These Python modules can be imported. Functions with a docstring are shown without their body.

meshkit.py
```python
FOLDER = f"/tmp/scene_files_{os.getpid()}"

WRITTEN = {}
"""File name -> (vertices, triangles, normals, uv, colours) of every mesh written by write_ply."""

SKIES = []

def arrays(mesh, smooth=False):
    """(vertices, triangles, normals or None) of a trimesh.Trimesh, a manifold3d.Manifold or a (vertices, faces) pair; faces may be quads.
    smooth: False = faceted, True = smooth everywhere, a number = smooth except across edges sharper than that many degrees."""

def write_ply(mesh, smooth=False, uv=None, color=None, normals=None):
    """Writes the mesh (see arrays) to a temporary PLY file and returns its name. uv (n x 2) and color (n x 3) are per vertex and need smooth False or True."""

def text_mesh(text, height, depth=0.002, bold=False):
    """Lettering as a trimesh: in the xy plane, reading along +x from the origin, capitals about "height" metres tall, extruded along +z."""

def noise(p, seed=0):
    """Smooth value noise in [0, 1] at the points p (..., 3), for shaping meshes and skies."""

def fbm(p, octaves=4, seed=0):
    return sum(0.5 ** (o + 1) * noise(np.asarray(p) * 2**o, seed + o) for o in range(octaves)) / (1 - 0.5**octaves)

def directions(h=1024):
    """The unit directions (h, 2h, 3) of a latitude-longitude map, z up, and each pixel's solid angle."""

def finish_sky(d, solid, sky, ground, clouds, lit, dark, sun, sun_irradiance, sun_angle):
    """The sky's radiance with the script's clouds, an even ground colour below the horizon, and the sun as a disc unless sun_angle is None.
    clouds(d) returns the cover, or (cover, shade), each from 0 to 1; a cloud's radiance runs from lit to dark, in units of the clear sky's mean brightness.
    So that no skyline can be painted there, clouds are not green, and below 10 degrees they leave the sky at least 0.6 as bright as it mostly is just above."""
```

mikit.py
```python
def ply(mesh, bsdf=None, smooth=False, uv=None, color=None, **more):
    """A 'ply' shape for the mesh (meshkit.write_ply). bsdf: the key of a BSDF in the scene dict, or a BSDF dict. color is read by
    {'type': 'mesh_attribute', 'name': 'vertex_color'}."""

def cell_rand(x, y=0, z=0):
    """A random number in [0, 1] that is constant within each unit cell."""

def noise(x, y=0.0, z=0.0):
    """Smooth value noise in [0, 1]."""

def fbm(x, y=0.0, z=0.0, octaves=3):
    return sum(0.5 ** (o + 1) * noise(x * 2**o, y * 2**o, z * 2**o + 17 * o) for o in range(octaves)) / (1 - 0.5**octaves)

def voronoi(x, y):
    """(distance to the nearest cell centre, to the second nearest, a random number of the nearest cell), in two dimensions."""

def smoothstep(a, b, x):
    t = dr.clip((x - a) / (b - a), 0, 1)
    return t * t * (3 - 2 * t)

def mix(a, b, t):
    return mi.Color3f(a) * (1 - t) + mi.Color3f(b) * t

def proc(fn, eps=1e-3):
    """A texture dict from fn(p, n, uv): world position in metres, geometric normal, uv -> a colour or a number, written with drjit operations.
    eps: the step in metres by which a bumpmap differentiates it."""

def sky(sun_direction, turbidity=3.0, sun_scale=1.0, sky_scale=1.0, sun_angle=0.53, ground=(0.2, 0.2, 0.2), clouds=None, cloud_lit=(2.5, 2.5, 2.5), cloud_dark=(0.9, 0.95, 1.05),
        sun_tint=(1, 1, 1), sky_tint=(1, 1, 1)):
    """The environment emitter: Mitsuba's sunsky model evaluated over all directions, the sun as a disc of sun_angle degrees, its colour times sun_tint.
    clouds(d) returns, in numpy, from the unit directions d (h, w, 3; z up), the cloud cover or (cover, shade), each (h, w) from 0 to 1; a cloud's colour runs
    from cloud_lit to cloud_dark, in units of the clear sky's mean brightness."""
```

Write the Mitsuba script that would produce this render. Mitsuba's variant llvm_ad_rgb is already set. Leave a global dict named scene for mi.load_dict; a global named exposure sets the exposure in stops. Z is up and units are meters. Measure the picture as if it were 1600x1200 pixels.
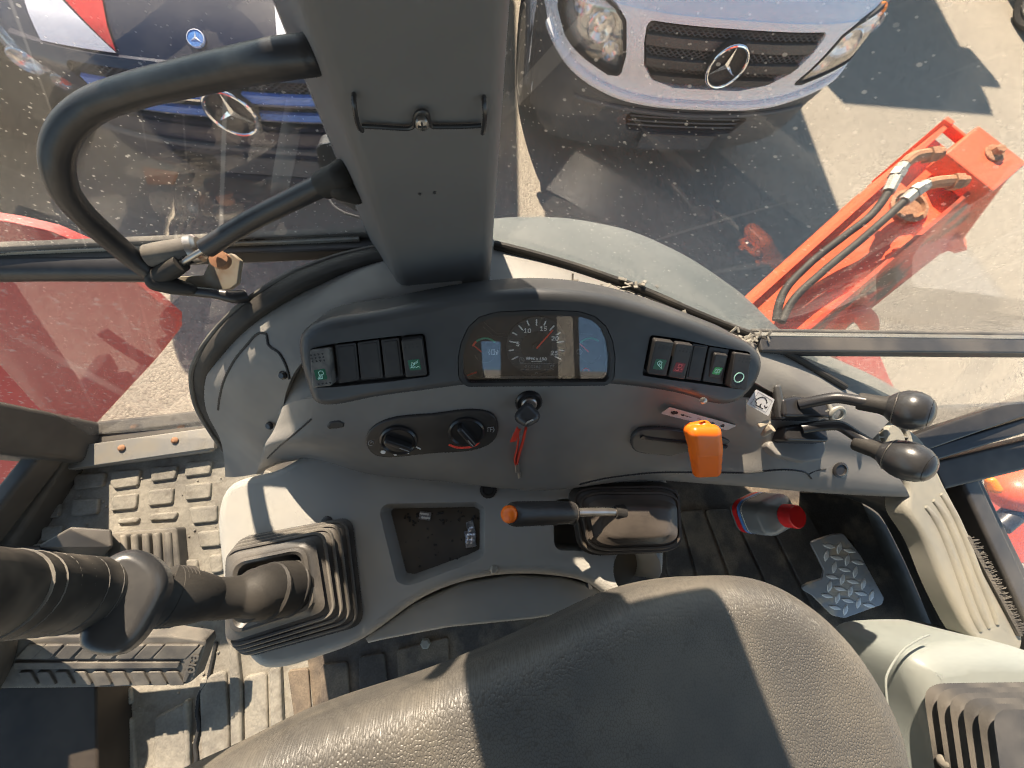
import math, random
import numpy as np, trimesh, shapely, drjit as dr
import shapely.geometry as sg, shapely.ops as so
import manifold3d as m3
from scipy.interpolate import CubicSpline, PchipInterpolator
import mitsuba as mi, mikit, meshkit
from mikit import proc, noise, fbm, voronoi, cell_rand, smoothstep, mix

scene, labels = {}, {}
rng = random.Random(7)
# ------------------------------------------------------------------ camera, sky, exposure
CAM_Z = 2.22                      # metres above the yard; the cab floor lies 0.88 m below the camera
FOC, CX, CY = 601.0, 800.0, 600.0  # focal length and centre of the 1600 x 1200 survey grid
DOWN = np.array([-59.0, -185.0, 601.0]); DOWN /= np.linalg.norm(DOWN)
FWD = np.array([0, 1.0, 0]) - DOWN[1] * DOWN; FWD /= np.linalg.norm(FWD)
RGT = np.cross(-DOWN, FWD) * -1; RGT = RGT if RGT[0] > 0 else -RGT
C = np.array([0, 0, CAM_Z])
def world_dir(c):
    c = np.asarray(c, float); return np.array([c @ RGT, c @ FWD, -(c @ DOWN)])
look, upv = world_dir([0, 0, 1]), world_dir([0, 1, 0])
scene['camera'] = {'type': 'perspective', 'fov': math.degrees(2 * math.atan(800 / FOC)), 'fov_axis': 'x', 'near_clip': 0.01, 'far_clip': 500.0,
                   'to_world': mi.ScalarTransform4f().look_at(C.tolist(), (C + look).tolist(), upv.tolist())}
SUN = (-0.27, 1.0, 0.86)
scene['sky'] = mikit.sky(SUN, turbidity=3, sun_scale=1.15, sky_tint=(1.13, 1.0, 0.84), sun_tint=(0.96, 1.0, 1.09), ground=(0.3, 0.27, 0.22))
exposure = 2.95

# ------------------------------------------------------------------ helpers
def ray(u, v): return world_dir([(u - CX) / FOC, -(v - CY) / FOC, 1.0])
def P(u, v, d):
    """The point that lies d metres below the camera height on the sight line of survey position (u, v)."""
    r = ray(u, v); return C + r * (d / -r[2])
def PS(pts): return np.array([P(*p) for p in pts])
def unit(a): a = np.asarray(a, float); return a / (np.linalg.norm(a) + 1e-12)
class Plane:
    def __init__(s, a, b, c):
        s.o = np.asarray(a, float); n = unit(np.cross(b - s.o, c - s.o)); s.n = n if n @ (C - s.o) > 0 else -n
    def hit(s, u, v, lift=0.0):
        r = ray(u, v); return C + r * (((s.o + s.n * lift - C) @ s.n) / (r @ s.n))
    def frame(s, p, q, lift=0.0):
        """4x4: origin at survey p, x towards survey q, z out of the plane."""
        o = s.hit(*p); x = unit(s.hit(*q) - o); y = np.cross(s.n, x); M = np.eye(4)
        M[:3, 0], M[:3, 1], M[:3, 2], M[:3, 3] = x, y, s.n, o + s.n * lift
        return M
    def local(s, M, pts): return np.array([(np.linalg.inv(M) @ np.append(s.hit(*p), 1))[:2] for p in pts])
def level(d): return Plane(np.array([0, 0, CAM_Z - d]), np.array([1, 0, CAM_Z - d]), np.array([0, 1, CAM_Z - d]))
def frame(o, z, x=(1, 0, 0)):
    z = unit(z); x = np.asarray(x, float); x = x - z * (x @ z)
    if np.linalg.norm(x) < 1e-6: x = np.cross([0, 1, 0], z)
    x = unit(x); M = np.eye(4); M[:3, 0], M[:3, 1], M[:3, 2], M[:3, 3] = x, np.cross(z, x), z, o; return M
def xf(m, M): m = m.copy(); m.apply_transform(M); return m
def cat(*ms):
    out = []
    for m in ms: out += list(m) if isinstance(m, (list, tuple)) else [m]
    return trimesh.util.concatenate(out)
def spline(pts, n, closed=False):
    p = np.asarray(pts, float)
    if closed: p = np.vstack([p, p[:1]])
    t = np.append(0, np.cumsum(np.linalg.norm(np.diff(p, axis=0), axis=1) + 1e-9)); t /= t[-1]
    if len(p) == 2: return p[0] + (p[1] - p[0]) * np.linspace(0, 1, n)[:, None]
    cs = CubicSpline(t, p, bc_type='periodic') if closed else PchipInterpolator(t, p) if len(p) > 2 else None
    return cs(np.linspace(0, 1, n, endpoint=not closed))
def fix(m):
    m.merge_vertices(); trimesh.repair.fix_normals(m); return m
def grid_faces(nr, nc, wrap=False):
    i, j = np.meshgrid(np.arange(nr - 1), np.arange(nc if wrap else nc - 1), indexing='ij'); k = (j + 1) % nc
    q = np.stack([i * nc + j, i * nc + k, (i + 1) * nc + k, (i + 1) * nc + j], -1).reshape(-1, 4)
    return np.vstack([q[:, [0, 1, 2]], q[:, [0, 2, 3]]])
def sheet(rows, nu=40, nv=16, thick=0.012):
    """Closed shell through rows of 3-D points (spline both ways), its back 'thick' behind."""
    g = np.array([spline(r, nu) for r in rows]); g = np.stack([spline(g[:, j], nv) for j in range(nu)], 1)
    du, dv = np.gradient(g, axis=1), np.gradient(g, axis=0); n = np.cross(du, dv); n /= np.linalg.norm(n, axis=2, keepdims=True) + 1e-12
    if (n * (C - g)).sum() < 0: n = -n
    a, b = g.reshape(-1, 3), (g - n * thick).reshape(-1, 3); N = len(a); f = grid_faces(nv, nu)
    ring = [*range(nu), *[r * nu + nu - 1 for r in range(1, nv)], *[(nv - 1) * nu + c for c in range(nu - 2, -1, -1)], *[r * nu for r in range(nv - 2, 0, -1)]]
    ring = np.array(ring); nx = np.roll(ring, -1)
    side = np.vstack([np.stack([ring, nx, nx + N], 1), np.stack([ring, nx + N, ring + N], 1)])
    m = trimesh.Trimesh(np.vstack([a, b]), np.vstack([f, f[:, ::-1] + N, side]), process=False)
    trimesh.repair.fix_normals(m); return m
def tube(pts, r, n=14, smooth_path=True, seg=None, flat=None):
    p = np.asarray(pts, float); k = len(p)
    rr = np.broadcast_to(np.asarray(r, float), (k,))
    if smooth_path and k > 2:
        seg = seg or 8 * k; q = spline(np.column_stack([p, rr * 1.0]), seg); p, rr = q[:, :3], q[:, 3]
    t = np.gradient(p, axis=0); t /= np.linalg.norm(t, axis=1, keepdims=True) + 1e-12
    a = np.cross(t[0], [0, 0, 1.0] if abs(t[0][2]) < 0.9 else [1.0, 0, 0]); A = []
    for x in t: a = unit(a - x * (a @ x)); A.append(a)
    A = np.array(A); B = np.cross(t, A); th = np.arange(n) * 2 * np.pi / n
    v = p[:, None] + rr[:, None, None] * (np.cos(th)[None, :, None] * A[:, None] + np.sin(th)[None, :, None] * B[:, None] * (flat or 1))
    f = grid_faces(len(p), n, True); v = v.reshape(-1, 3); i0, i1 = len(v), len(v) + 1; j = np.arange(n); jn = (j + 1) % n; L = (len(p) - 1) * n
    f = np.vstack([f, np.stack([jn, j, j * 0 + i0], 1), np.stack([L + j, L + jn, j * 0 + i1], 1)])
    m = trimesh.Trimesh(np.vstack([v, p[:1], p[-1:]]), f, process=False); trimesh.repair.fix_normals(m); return m
def lathe(prof, M=None, n=32):
    """prof: (radius, height) pairs from bottom to top about +z."""
    pr = np.array(prof, float); th = np.arange(n) * 2 * np.pi / n
    v = np.stack([pr[:, :1] * np.cos(th), pr[:, :1] * np.sin(th), np.repeat(pr[:, 1:], n, 1)], -1).reshape(-1, 3)
    f = grid_faces(len(pr), n, True); j = np.arange(n); jn = (j + 1) % n; L = (len(pr) - 1) * n; a = len(v)
    v = np.vstack([v, [[0, 0, pr[0, 1]], [0, 0, pr[-1, 1]]]])
    f = np.vstack([f, np.stack([jn, j, j * 0 + a], 1), np.stack([L + j, L + jn, j * 0 + a + 1], 1)])
    m = trimesh.Trimesh(v, f, process=False); trimesh.repair.fix_normals(m)
    return xf(m, M) if M is not None else m
def rounded(poly, r):
    p = poly if isinstance(poly, sg.Polygon) else sg.Polygon(poly)
    p = p if p.is_valid else p.buffer(0)
    return p.buffer(-r).buffer(2 * r).buffer(-r) if r else p
def ring_of(poly, step):
    L = poly.exterior; n = max(12, int(L.length / step)); return np.array([L.interpolate(i / n, normalized=True).coords[0] for i in range(n)])
def slab(poly, h, bevel=0.0, M=None, r=0.0, steps=4, step=None, holes=(), crown=0.0, foot=0.0):
    """A plate under the outline: top at z = 0 of the frame M, bottom at -h, its upper edge rounded by 'bevel', 'foot' flares the bottom outwards."""
    p = rounded(poly, r)
    if p.geom_type != 'Polygon': p = max(p.geoms, key=lambda g: g.area)
    if sg.polygon.orient(p).exterior.is_ccw is False: p = sg.polygon.orient(p)
    p = sg.polygon.orient(p)
    q = ring_of(p, step or max(p.exterior.length / 90, 0.0006)); n = len(q)
    t = np.roll(q, -1, 0) - np.roll(q, 1, 0); nn = np.stack([-t[:, 1], t[:, 0]], 1); nn /= np.linalg.norm(nn, axis=1, keepdims=True) + 1e-12
    prof = [(-foot, -h)]
    if bevel > 0:
        for k in range(steps + 1):
            a = math.pi / 2 * k / steps; prof.append((bevel * (1 - math.cos(a)), -bevel * (1 - math.sin(a))))
    else: prof.append((0.0, 0.0))
    v = np.vstack([np.column_stack([q + nn * i, np.full(n, z)]) for i, z in prof]); f = grid_faces(len(prof), n, True)
    def cap(o):
        pv, pf = trimesh.creation.triangulate_polygon(sg.Polygon(v[o:o + n, :2]), engine='earcut')
        return pv, pf
    # triangulate each cap on its own ring points
    import mapbox_earcut as me
    top = me.triangulate_float64(v[-n:, :2], np.array([n], np.uint32)).reshape(-1, 3).astype(int) + len(v) - n
    bot = me.triangulate_float64(v[:n, :2], np.array([n], np.uint32)).reshape(-1, 3).astype(int)[:, ::-1]
    m = trimesh.Trimesh(v, np.vstack([f, top, bot]), process=False); trimesh.repair.fix_normals(m)
    for hole in holes: m = boolean(m, hole)
    return xf(m, M) if M is not None else m
def to_man(m): return m3.Manifold(m3.Mesh(np.asarray(m.vertices, np.float32), np.asarray(m.faces, np.uint32)))
def to_tri(m):
    g = m.to_mesh(); return trimesh.Trimesh(g.vert_properties[:, :3], g.tri_verts, process=False)
def boolean(a, b, op='-'):
    A, B = to_man(a), to_man(b); return to_tri(A - B if op == '-' else A + B if op == '+' else A ^ B)
def hull(balls, n=2):
    """Convex hull of spheres (centre, radius)."""
    pts = np.vstack([trimesh.creation.icosphere(subdivisions=n, radius=r).vertices + np.asarray(c) for c, r in balls])
    return trimesh.convex.convex_hull(pts)
def rbox(sx, sy, sz, r, M=None):
    r = min(r, sx / 2.01, sy / 2.01, sz / 2.01)
    m = hull([((a * (sx / 2 - r), b * (sy / 2 - r), c * (sz / 2 - r)), r) for a in (-1, 1) for b in (-1, 1) for c in (-1, 1)], 1)
    return xf(m, M) if M is not None else m
def bar(a, b, w, h, up=(0, 0, 1), r=0.003):
    a, b = np.asarray(a, float), np.asarray(b, float)
    x = unit(b - a); z = unit(np.asarray(up, float) - x * (x @ np.asarray(up, float))); M = np.eye(4)
    M[:3, 0], M[:3, 1], M[:3, 2], M[:3, 3] = x, np.cross(z, x), z, (a + b) / 2
    return rbox(np.linalg.norm(b - a), w, h, r, M)
def quad_sheet(pts, thick, toward=None):
    """Flat-ish plate through a polygon of 3-D points, front face towards the camera."""
    p = np.asarray(pts, float); o = p.mean(0); _, _, vt = np.linalg.svd(p - o); n = vt[2]
    if n @ ((C if toward is None else np.asarray(toward)) - o) < 0: n = -n
    M = frame(o, n, vt[0]); q = (p - o) @ M[:3, :2]
    return M, q
def panel(pts, thick, bevel=0.0, r=0.0, holes=()):
    M, q = quad_sheet(pts, thick); return slab(q, thick, bevel, M, r)
def strokes(lines, w, depth=0.0004, M=None, s=1.0):
    """Printed line art: polylines (x, y in 0..1, y up) of width w, extruded a hair."""
    g = so.unary_union([(sg.LineString(np.array(l) * s) if len(l) > 1 else sg.Point(np.array(l[0]) * s)).buffer(w / 2, quad_segs=4) for l in lines])
    m = cat([trimesh.creation.extrude_polygon(x, depth, engine='earcut') for x in getattr(g, 'geoms', [g])])
    return xf(m, M) if M is not None else m
def arc(cx, cy, r, a0, a1, n=14): return [(cx + r * math.cos(math.radians(a)), cy + r * math.sin(math.radians(a))) for a in np.linspace(a0, a1, n)]
def text(s, height, M, centre=True, depth=0.0004, bold=False):
    m = meshkit.text_mesh(s, height, depth, bold)
    if centre: m.apply_translation([-m.bounds[:, 0].mean(), -m.bounds[:, 1].mean(), 0])
    return xf(m, M)
def shift(M, x=0, y=0, z=0, rot=0, s=1):
    T = np.eye(4); T[:3, 3] = x, y, z; R = np.eye(4); a = math.radians(rot); R[:2, :2] = [[math.cos(a), -math.sin(a)], [math.sin(a), math.cos(a)]]; R[:3, :3] *= s
    return M @ T @ R

def numbered(key):
    if not any(k == key or k.startswith(key + '__') for k in scene) and key not in labels: return key
    i = 1
    while any(k == f'{key}_{i:03d}' or k.startswith(f'{key}_{i:03d}__') for k in scene) or f'{key}_{i:03d}' in labels: i += 1
    return f'{key}_{i:03d}'
def thing(name, label, category, group=None, kind=None):
    key = numbered(name); labels[key] = {'label': label, 'category': category}
    if group: labels[key]['group'] = group
    if kind: labels[key]['kind'] = kind
    return key
def add(parent, name, mesh, bsdf, smooth=35, label=None, kind=None, **more):
    """One entry of the scene: a part of 'parent', or the thing itself when name is None."""
    key = numbered(f'{parent}__{name}') if name else parent
    if isinstance(mesh, (list, tuple)): mesh = cat(mesh)
    scene[key] = mikit.ply(mesh, bsdf, smooth=smooth, **more)
    if label or kind: labels.setdefault(key, {})
    if label: labels[key]['label'] = label
    if kind: labels[key]['kind'] = kind
    return key

# ------------------------------------------------------------------ materials
def rgb(*c): return {'type': 'rgb', 'value': list(c)}
def pbr(name, color, rough=0.5, spec=0.5, bump=None, metallic=0.0, clearcoat=0.0, eps=1e-3):
    b = {'type': 'principled', 'base_color': proc(color) if callable(color) else rgb(*color), 'roughness': proc(rough) if callable(rough) else rough, 'specular': spec}
    if metallic: b['metallic'] = metallic
    if clearcoat: b['clearcoat'], b['clearcoat_gloss'] = clearcoat, 0.95
    if bump: b = {'type': 'bumpmap', 'height': proc(bump[0], eps), 'scale': bump[1], 'nested': b}
    scene[name] = {'type': 'twosided', 'nested': b}
def dusty(base, dust, amount, scale=18.0, up=0.6):
    """Base colour under settled dust: patchy, thicker on faces that look up, with fine grit."""
    def f(p, n, uv):
        k = fbm(p.x * scale, p.y * scale, p.z * scale, 4)
        g = noise(p.x * 900, p.y * 900, p.z * 900)
        t = amount * smoothstep(0.25, 0.8, k) * (1 - up + up * dr.clip(n.z, 0, 1)) + 0.10 * amount * (g - 0.5)
        return mix(base, dust, dr.clip(t, 0, 1))
    return f
def grain(s, a=1.0): return lambda p, n, uv: a * fbm(p.x * s, p.y * s, p.z * s, 2)
pbr('dash_plastic', dusty((0.188, 0.181, 0.172), (0.34, 0.318, 0.27), 0.42, 14), 0.5, 0.4, (grain(1100), 0.0004))
pbr('pod_plastic', dusty((0.044, 0.045, 0.047), (0.24, 0.235, 0.22), 0.18, 14), 0.36, 0.5, (grain(1300), 0.0002))
pbr('console_plastic', dusty((0.345, 0.337, 0.314), (0.425, 0.398, 0.34), 0.55, 16), 0.55, 0.35, (grain(900), 0.0005))
pbr('tray_plastic', dusty((0.09, 0.08, 0.07), (0.17, 0.145, 0.11), 0.8, 22, 0.2), 0.75, 0.25)
pbr('pillar_plastic', dusty((0.115, 0.114, 0.113), (0.17, 0.165, 0.155), 0.45, 9, 0.2), 0.5, 0.4, (grain(700), 0.0003))
pbr('pale_plastic', dusty((0.25, 0.272, 0.255), (0.30, 0.285, 0.24), 0.35, 12), 0.42, 0.45, (grain(900), 0.0003))
pbr('trim_plastic', dusty((0.24, 0.232, 0.20), (0.34, 0.31, 0.24), 0.7, 24), 0.6, 0.3, (grain(700), 0.0005))
pbr('black_plastic', dusty((0.028, 0.027, 0.027), (0.20, 0.17, 0.13), 0.14, 25), 0.38, 0.5)
pbr('gloss_black', dusty((0.022, 0.022, 0.024), (0.15, 0.13, 0.1), 0.10, 30), 0.22, 0.5)
pbr('knob_black', dusty((0.035, 0.035, 0.037), (0.22, 0.2, 0.17), 0.16, 40), 0.3, 0.5)
pbr('switch_black', dusty((0.03, 0.028, 0.028), (0.2, 0.18, 0.15), 0.12, 40), 0.45, 0.4)
pbr('rubber', dusty((0.03, 0.028, 0.026), (0.22, 0.19, 0.15), 0.2, 20), 0.62, 0.3)
pbr('bellows_rubber', dusty((0.05, 0.047, 0.044), (0.26, 0.23, 0.19), 0.35, 26), 0.42, 0.5)
pbr('fold_edge', dusty((0.09, 0.085, 0.08), (0.3, 0.27, 0.22), 0.5, 30), 0.45, 0.5)
pbr('boot_rubber', dusty((0.05, 0.042, 0.036), (0.2, 0.165, 0.13), 0.3, 26), 0.36, 0.5)
pbr('switch_dusty', dusty((0.10, 0.095, 0.09), (0.3, 0.28, 0.24), 0.6, 80, 0.2), 0.5, 0.4)
pbr('dusty_rubber', dusty((0.085, 0.08, 0.075), (0.33, 0.295, 0.24), 0.6, 26), 0.7, 0.25)
pbr('frame_paint', dusty((0.045, 0.044, 0.045), (0.26, 0.22, 0.17), 0.30, 15), 0.4, 0.5)
pbr('brown_frame', dusty((0.066, 0.06, 0.055), (0.26, 0.23, 0.18), 0.4, 15), 0.5, 0.4)
pbr('dark_brown', dusty((0.03, 0.024, 0.02), (0.12, 0.095, 0.07), 0.4, 14), 0.6, 0.3)
pbr('tube_paint', dusty((0.020, 0.020, 0.022), (0.2, 0.18, 0.17), 0.14, 30), 0.36, 0.45)
def mat_color(p, n, uv):
    k, q, s = fbm(p.x * 16, p.y * 16, 0, 4), fbm(p.x * 60, p.y * 60, 5, 3), noise(p.x * 420, p.y * 420)
    return mix(mix((0.215, 0.20, 0.173), (0.29, 0.268, 0.225), smoothstep(0.3, 0.7, k)), (0.15, 0.13, 0.108), 0.45 * smoothstep(0.55, 0.85, q)) * (0.9 + 0.2 * s)
pbr('mat_rubber', mat_color, 0.8, 0.2, (lambda p, n, uv: fbm(p.x * 130, p.y * 130, 0, 3), 0.0016))
def dark_mat_color(p, n, uv):
    k, s = fbm(p.x * 22, p.y * 22, 3, 4), noise(p.x * 500, p.y * 500)
    return mix((0.075, 0.065, 0.058), (0.19, 0.15, 0.11), smoothstep(0.35, 0.8, k)) * (0.85 + 0.3 * s)
pbr('dark_mat', dark_mat_color, 0.75, 0.25, (lambda p, n, uv: fbm(p.x * 110, p.y * 110, 0, 3), 0.0014))
def leather_bump(p, n, uv):
    w = 0.35 * fbm(p.x * 120, p.y * 120, 0, 2)
    a, b, c = voronoi(p.x * 430 + w, p.y * 320 + p.z * 240 + w); return smoothstep(0.0, 0.5, b - a)
def leather_color(p, n, uv):
    w = 0.35 * fbm(p.x * 120, p.y * 120, 0, 2)
    a, b, c = voronoi(p.x * 430 + w, p.y * 320 + p.z * 240 + w); k = fbm(p.x * 14, p.y * 14, p.z * 14, 4)
    return mix((0.092, 0.086, 0.078), (0.16, 0.143, 0.117), smoothstep(0.3, 0.8, k)) * (0.78 + 0.22 * smoothstep(0.02, 0.25, b - a))
pbr('leather', leather_color, 0.42, 0.5, (leather_bump, 0.00042), eps=2e-4)
def tape(p, n, uv): return mix((0.028, 0.026, 0.024), (0.085, 0.074, 0.062), smoothstep(0.4, 0.8, fbm(p.x * 40, p.y * 40, p.z * 40)))
pbr('taped_rubber', tape, 0.6, 0.3)
pbr('orange_plastic', (0.90, 0.17, 0.012), 0.3, 0.5)
pbr('red_plastic', (0.62, 0.02, 0.025), 0.35, 0.5)
pbr('red_tag', (0.60, 0.045, 0.025), 0.4, 0.5)
pbr('needle_red', (0.85, 0.08, 0.05), 0.5)
pbr('bottle_grey', (0.17, 0.185, 0.20), 0.35, 0.5)
pbr('white_print', (0.88, 0.88, 0.86), 0.6)
pbr('grey_print', (0.30, 0.30, 0.30), 0.6)
pbr('black_print', (0.03, 0.03, 0.03), 0.6)
pbr('green_print', (0.06, 0.36, 0.22), 0.5)
pbr('icon_green', (0.015, 0.12, 0.06), 0.4)
pbr('icon_bright_green', (0.05, 0.42, 0.10), 0.4)
pbr('icon_red', (0.22, 0.012, 0.016), 0.4)
pbr('icon_line', (0.45, 0.75, 0.62), 0.5)
pbr('red_line', (0.75, 0.12, 0.12), 0.5)
pbr('sticker', dusty((0.62, 0.61, 0.60), (0.4, 0.36, 0.3), 0.4, 60, 0.0), 0.5)
pbr('dial_face', (0.035, 0.034, 0.036), 0.55, 0.3)
pbr('steel', dusty((0.50, 0.48, 0.45), (0.32, 0.26, 0.2), 0.5, 60, 0.2), 0.32, 0.5, metallic=0.9)
pbr('zinc', dusty((0.36, 0.35, 0.31), (0.36, 0.32, 0.25), 0.6, 60, 0.2), 0.5, 0.5, metallic=0.4)
pbr('sill_metal', dusty((0.27, 0.26, 0.24), (0.3, 0.27, 0.22), 0.8, 40, 0.2), 0.45, 0.5, metallic=0.3)
pbr('chrome', (0.80, 0.81, 0.83), 0.08, metallic=1.0)
def foil_c(p, n, uv): return mix((0.7, 0.72, 0.76), (0.35, 0.38, 0.45), noise(p.x * 500, p.y * 500))
pbr('foil', foil_c, 0.2, 0.5, metallic=0.8)
def plate_c(p, n, uv):
    return mix((0.30, 0.31, 0.33), (0.50, 0.42, 0.33), smoothstep(0.5, 0.8, fbm(p.x * 45, p.y * 45, 0, 4)))
pbr('tread_plate', plate_c, 0.34, 0.5, metallic=0.6)
pbr('tread_lozenge', (0.7, 0.7, 0.7), 0.3, 0.5, metallic=0.6)
def rust_c(p, n, uv): return mix((0.24, 0.10, 0.05), (0.42, 0.24, 0.14), fbm(p.x * 90, p.y * 90, p.z * 90))
pbr('rust', rust_c, 0.75, 0.3)
def bracket_c(p, n, uv): return mix((0.34, 0.30, 0.23), (0.24, 0.15, 0.09), smoothstep(0.5, 0.8, fbm(p.x * 40, p.y * 40, p.z * 40, 4)))
pbr('beige_metal', bracket_c, 0.55, 0.4)
def red_c(p, n, uv):
    k, q = fbm(p.x * 9, p.y * 9, p.z * 9, 4), fbm(p.x * 60, p.y * 60, p.z * 60, 3)
    return mix(mix((0.72, 0.095, 0.034), (0.76, 0.15, 0.075), k), (0.30, 0.11, 0.06), 0.7 * smoothstep(0.58, 0.82, q) * smoothstep(0.4, 0.7, k))
pbr('loader_red', red_c, 0.42, 0.5)
def red_dirty_c(p, n, uv):
    k = fbm(p.x * 7 + p.z * 3, p.y * 7 - p.z * 9, p.z * 14, 4)
    return mix((0.62, 0.075, 0.035), (0.10, 0.07, 0.05), smoothstep(0.48, 0.66, k))
pbr('loader_dirty', red_dirty_c, 0.55, 0.4)
def maroon_c(p, n, uv):
    k = fbm(p.x * 8, p.y * 8, p.z * 8, 4); s = smoothstep(0.84, 0.88, noise(p.x * 130 + p.z * 60, p.y * 300 + p.z * 120, 2))
    return mix(mix((0.44, 0.034, 0.034), (0.50, 0.07, 0.062), k), (0.6, 0.5, 0.45), 0.5 * s)
pbr('fender_red', maroon_c, 0.5, 0.4)
pbr('cowl_grey', dusty((0.072, 0.084, 0.085), (0.13, 0.137, 0.132), 0.7, 7), 0.5, 0.4, (grain(500), 0.0006))
pbr('silver_paint', dusty((0.76, 0.76, 0.765), (0.5, 0.48, 0.45), 0.15, 6), 0.4, 0.4, clearcoat=0.15)
pbr('navy_paint', dusty((0.010, 0.013, 0.034), (0.13, 0.12, 0.12), 0.30, 5), 0.3, 0.5, clearcoat=0.8)
pbr('bumper_plastic', dusty((0.07, 0.075, 0.08), (0.18, 0.175, 0.165), 0.4, 6), 0.55, 0.4)
pbr('grille_black', dusty((0.02, 0.02, 0.021), (0.1, 0.09, 0.08), 0.4, 12), 0.5, 0.4)
pbr('grille_grey', dusty((0.075, 0.072, 0.068), (0.14, 0.13, 0.11), 0.4, 12), 0.45, 0.4)
pbr('blue_trim', (0.11, 0.22, 0.56), 0.25, 0.6, clearcoat=0.6)
pbr('hazard_red', (0.50, 0.03, 0.025), 0.4)
pbr('hazard_white', (0.55, 0.56, 0.62), 0.4)
pbr('emblem_blue', (0.10, 0.25, 0.60), 0.3, clearcoat=0.5)
pbr('lamp_reflector', (0.72, 0.72, 0.72), 0.18, metallic=0.9)
pbr('lamp_bowl', (0.50, 0.49, 0.46), 0.4, metallic=0.4)
pbr('amber', (0.85, 0.22, 0.02), 0.3)
pbr('tyre', dusty((0.03, 0.03, 0.031), (0.16, 0.14, 0.12), 0.5, 12), 0.8, 0.2)
pbr('window_dark', (0.015, 0.017, 0.02), 0.06, 0.6)
pbr('lens_cover', (0.2, 0.2, 0.2), 0.1, 0.5)
def ground_c(p, n, uv):
    a, b, c = voronoi(p.x * 85, p.y * 85); k, g = fbm(p.x * 1.3, p.y * 1.3, 0, 4), noise(p.x * 150, p.y * 150)
    base = mix((0.315, 0.282, 0.228), (0.265, 0.238, 0.194), k)
    return base * (0.84 + 0.32 * c - 0.3 * smoothstep(0.45, 0.8, a)) * (0.84 + 0.32 * g)
pbr('asphalt', ground_c, 0.9, 0.2, (lambda p, n, uv: 1 - voronoi(p.x * 85, p.y * 85)[0], 0.003))
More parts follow.
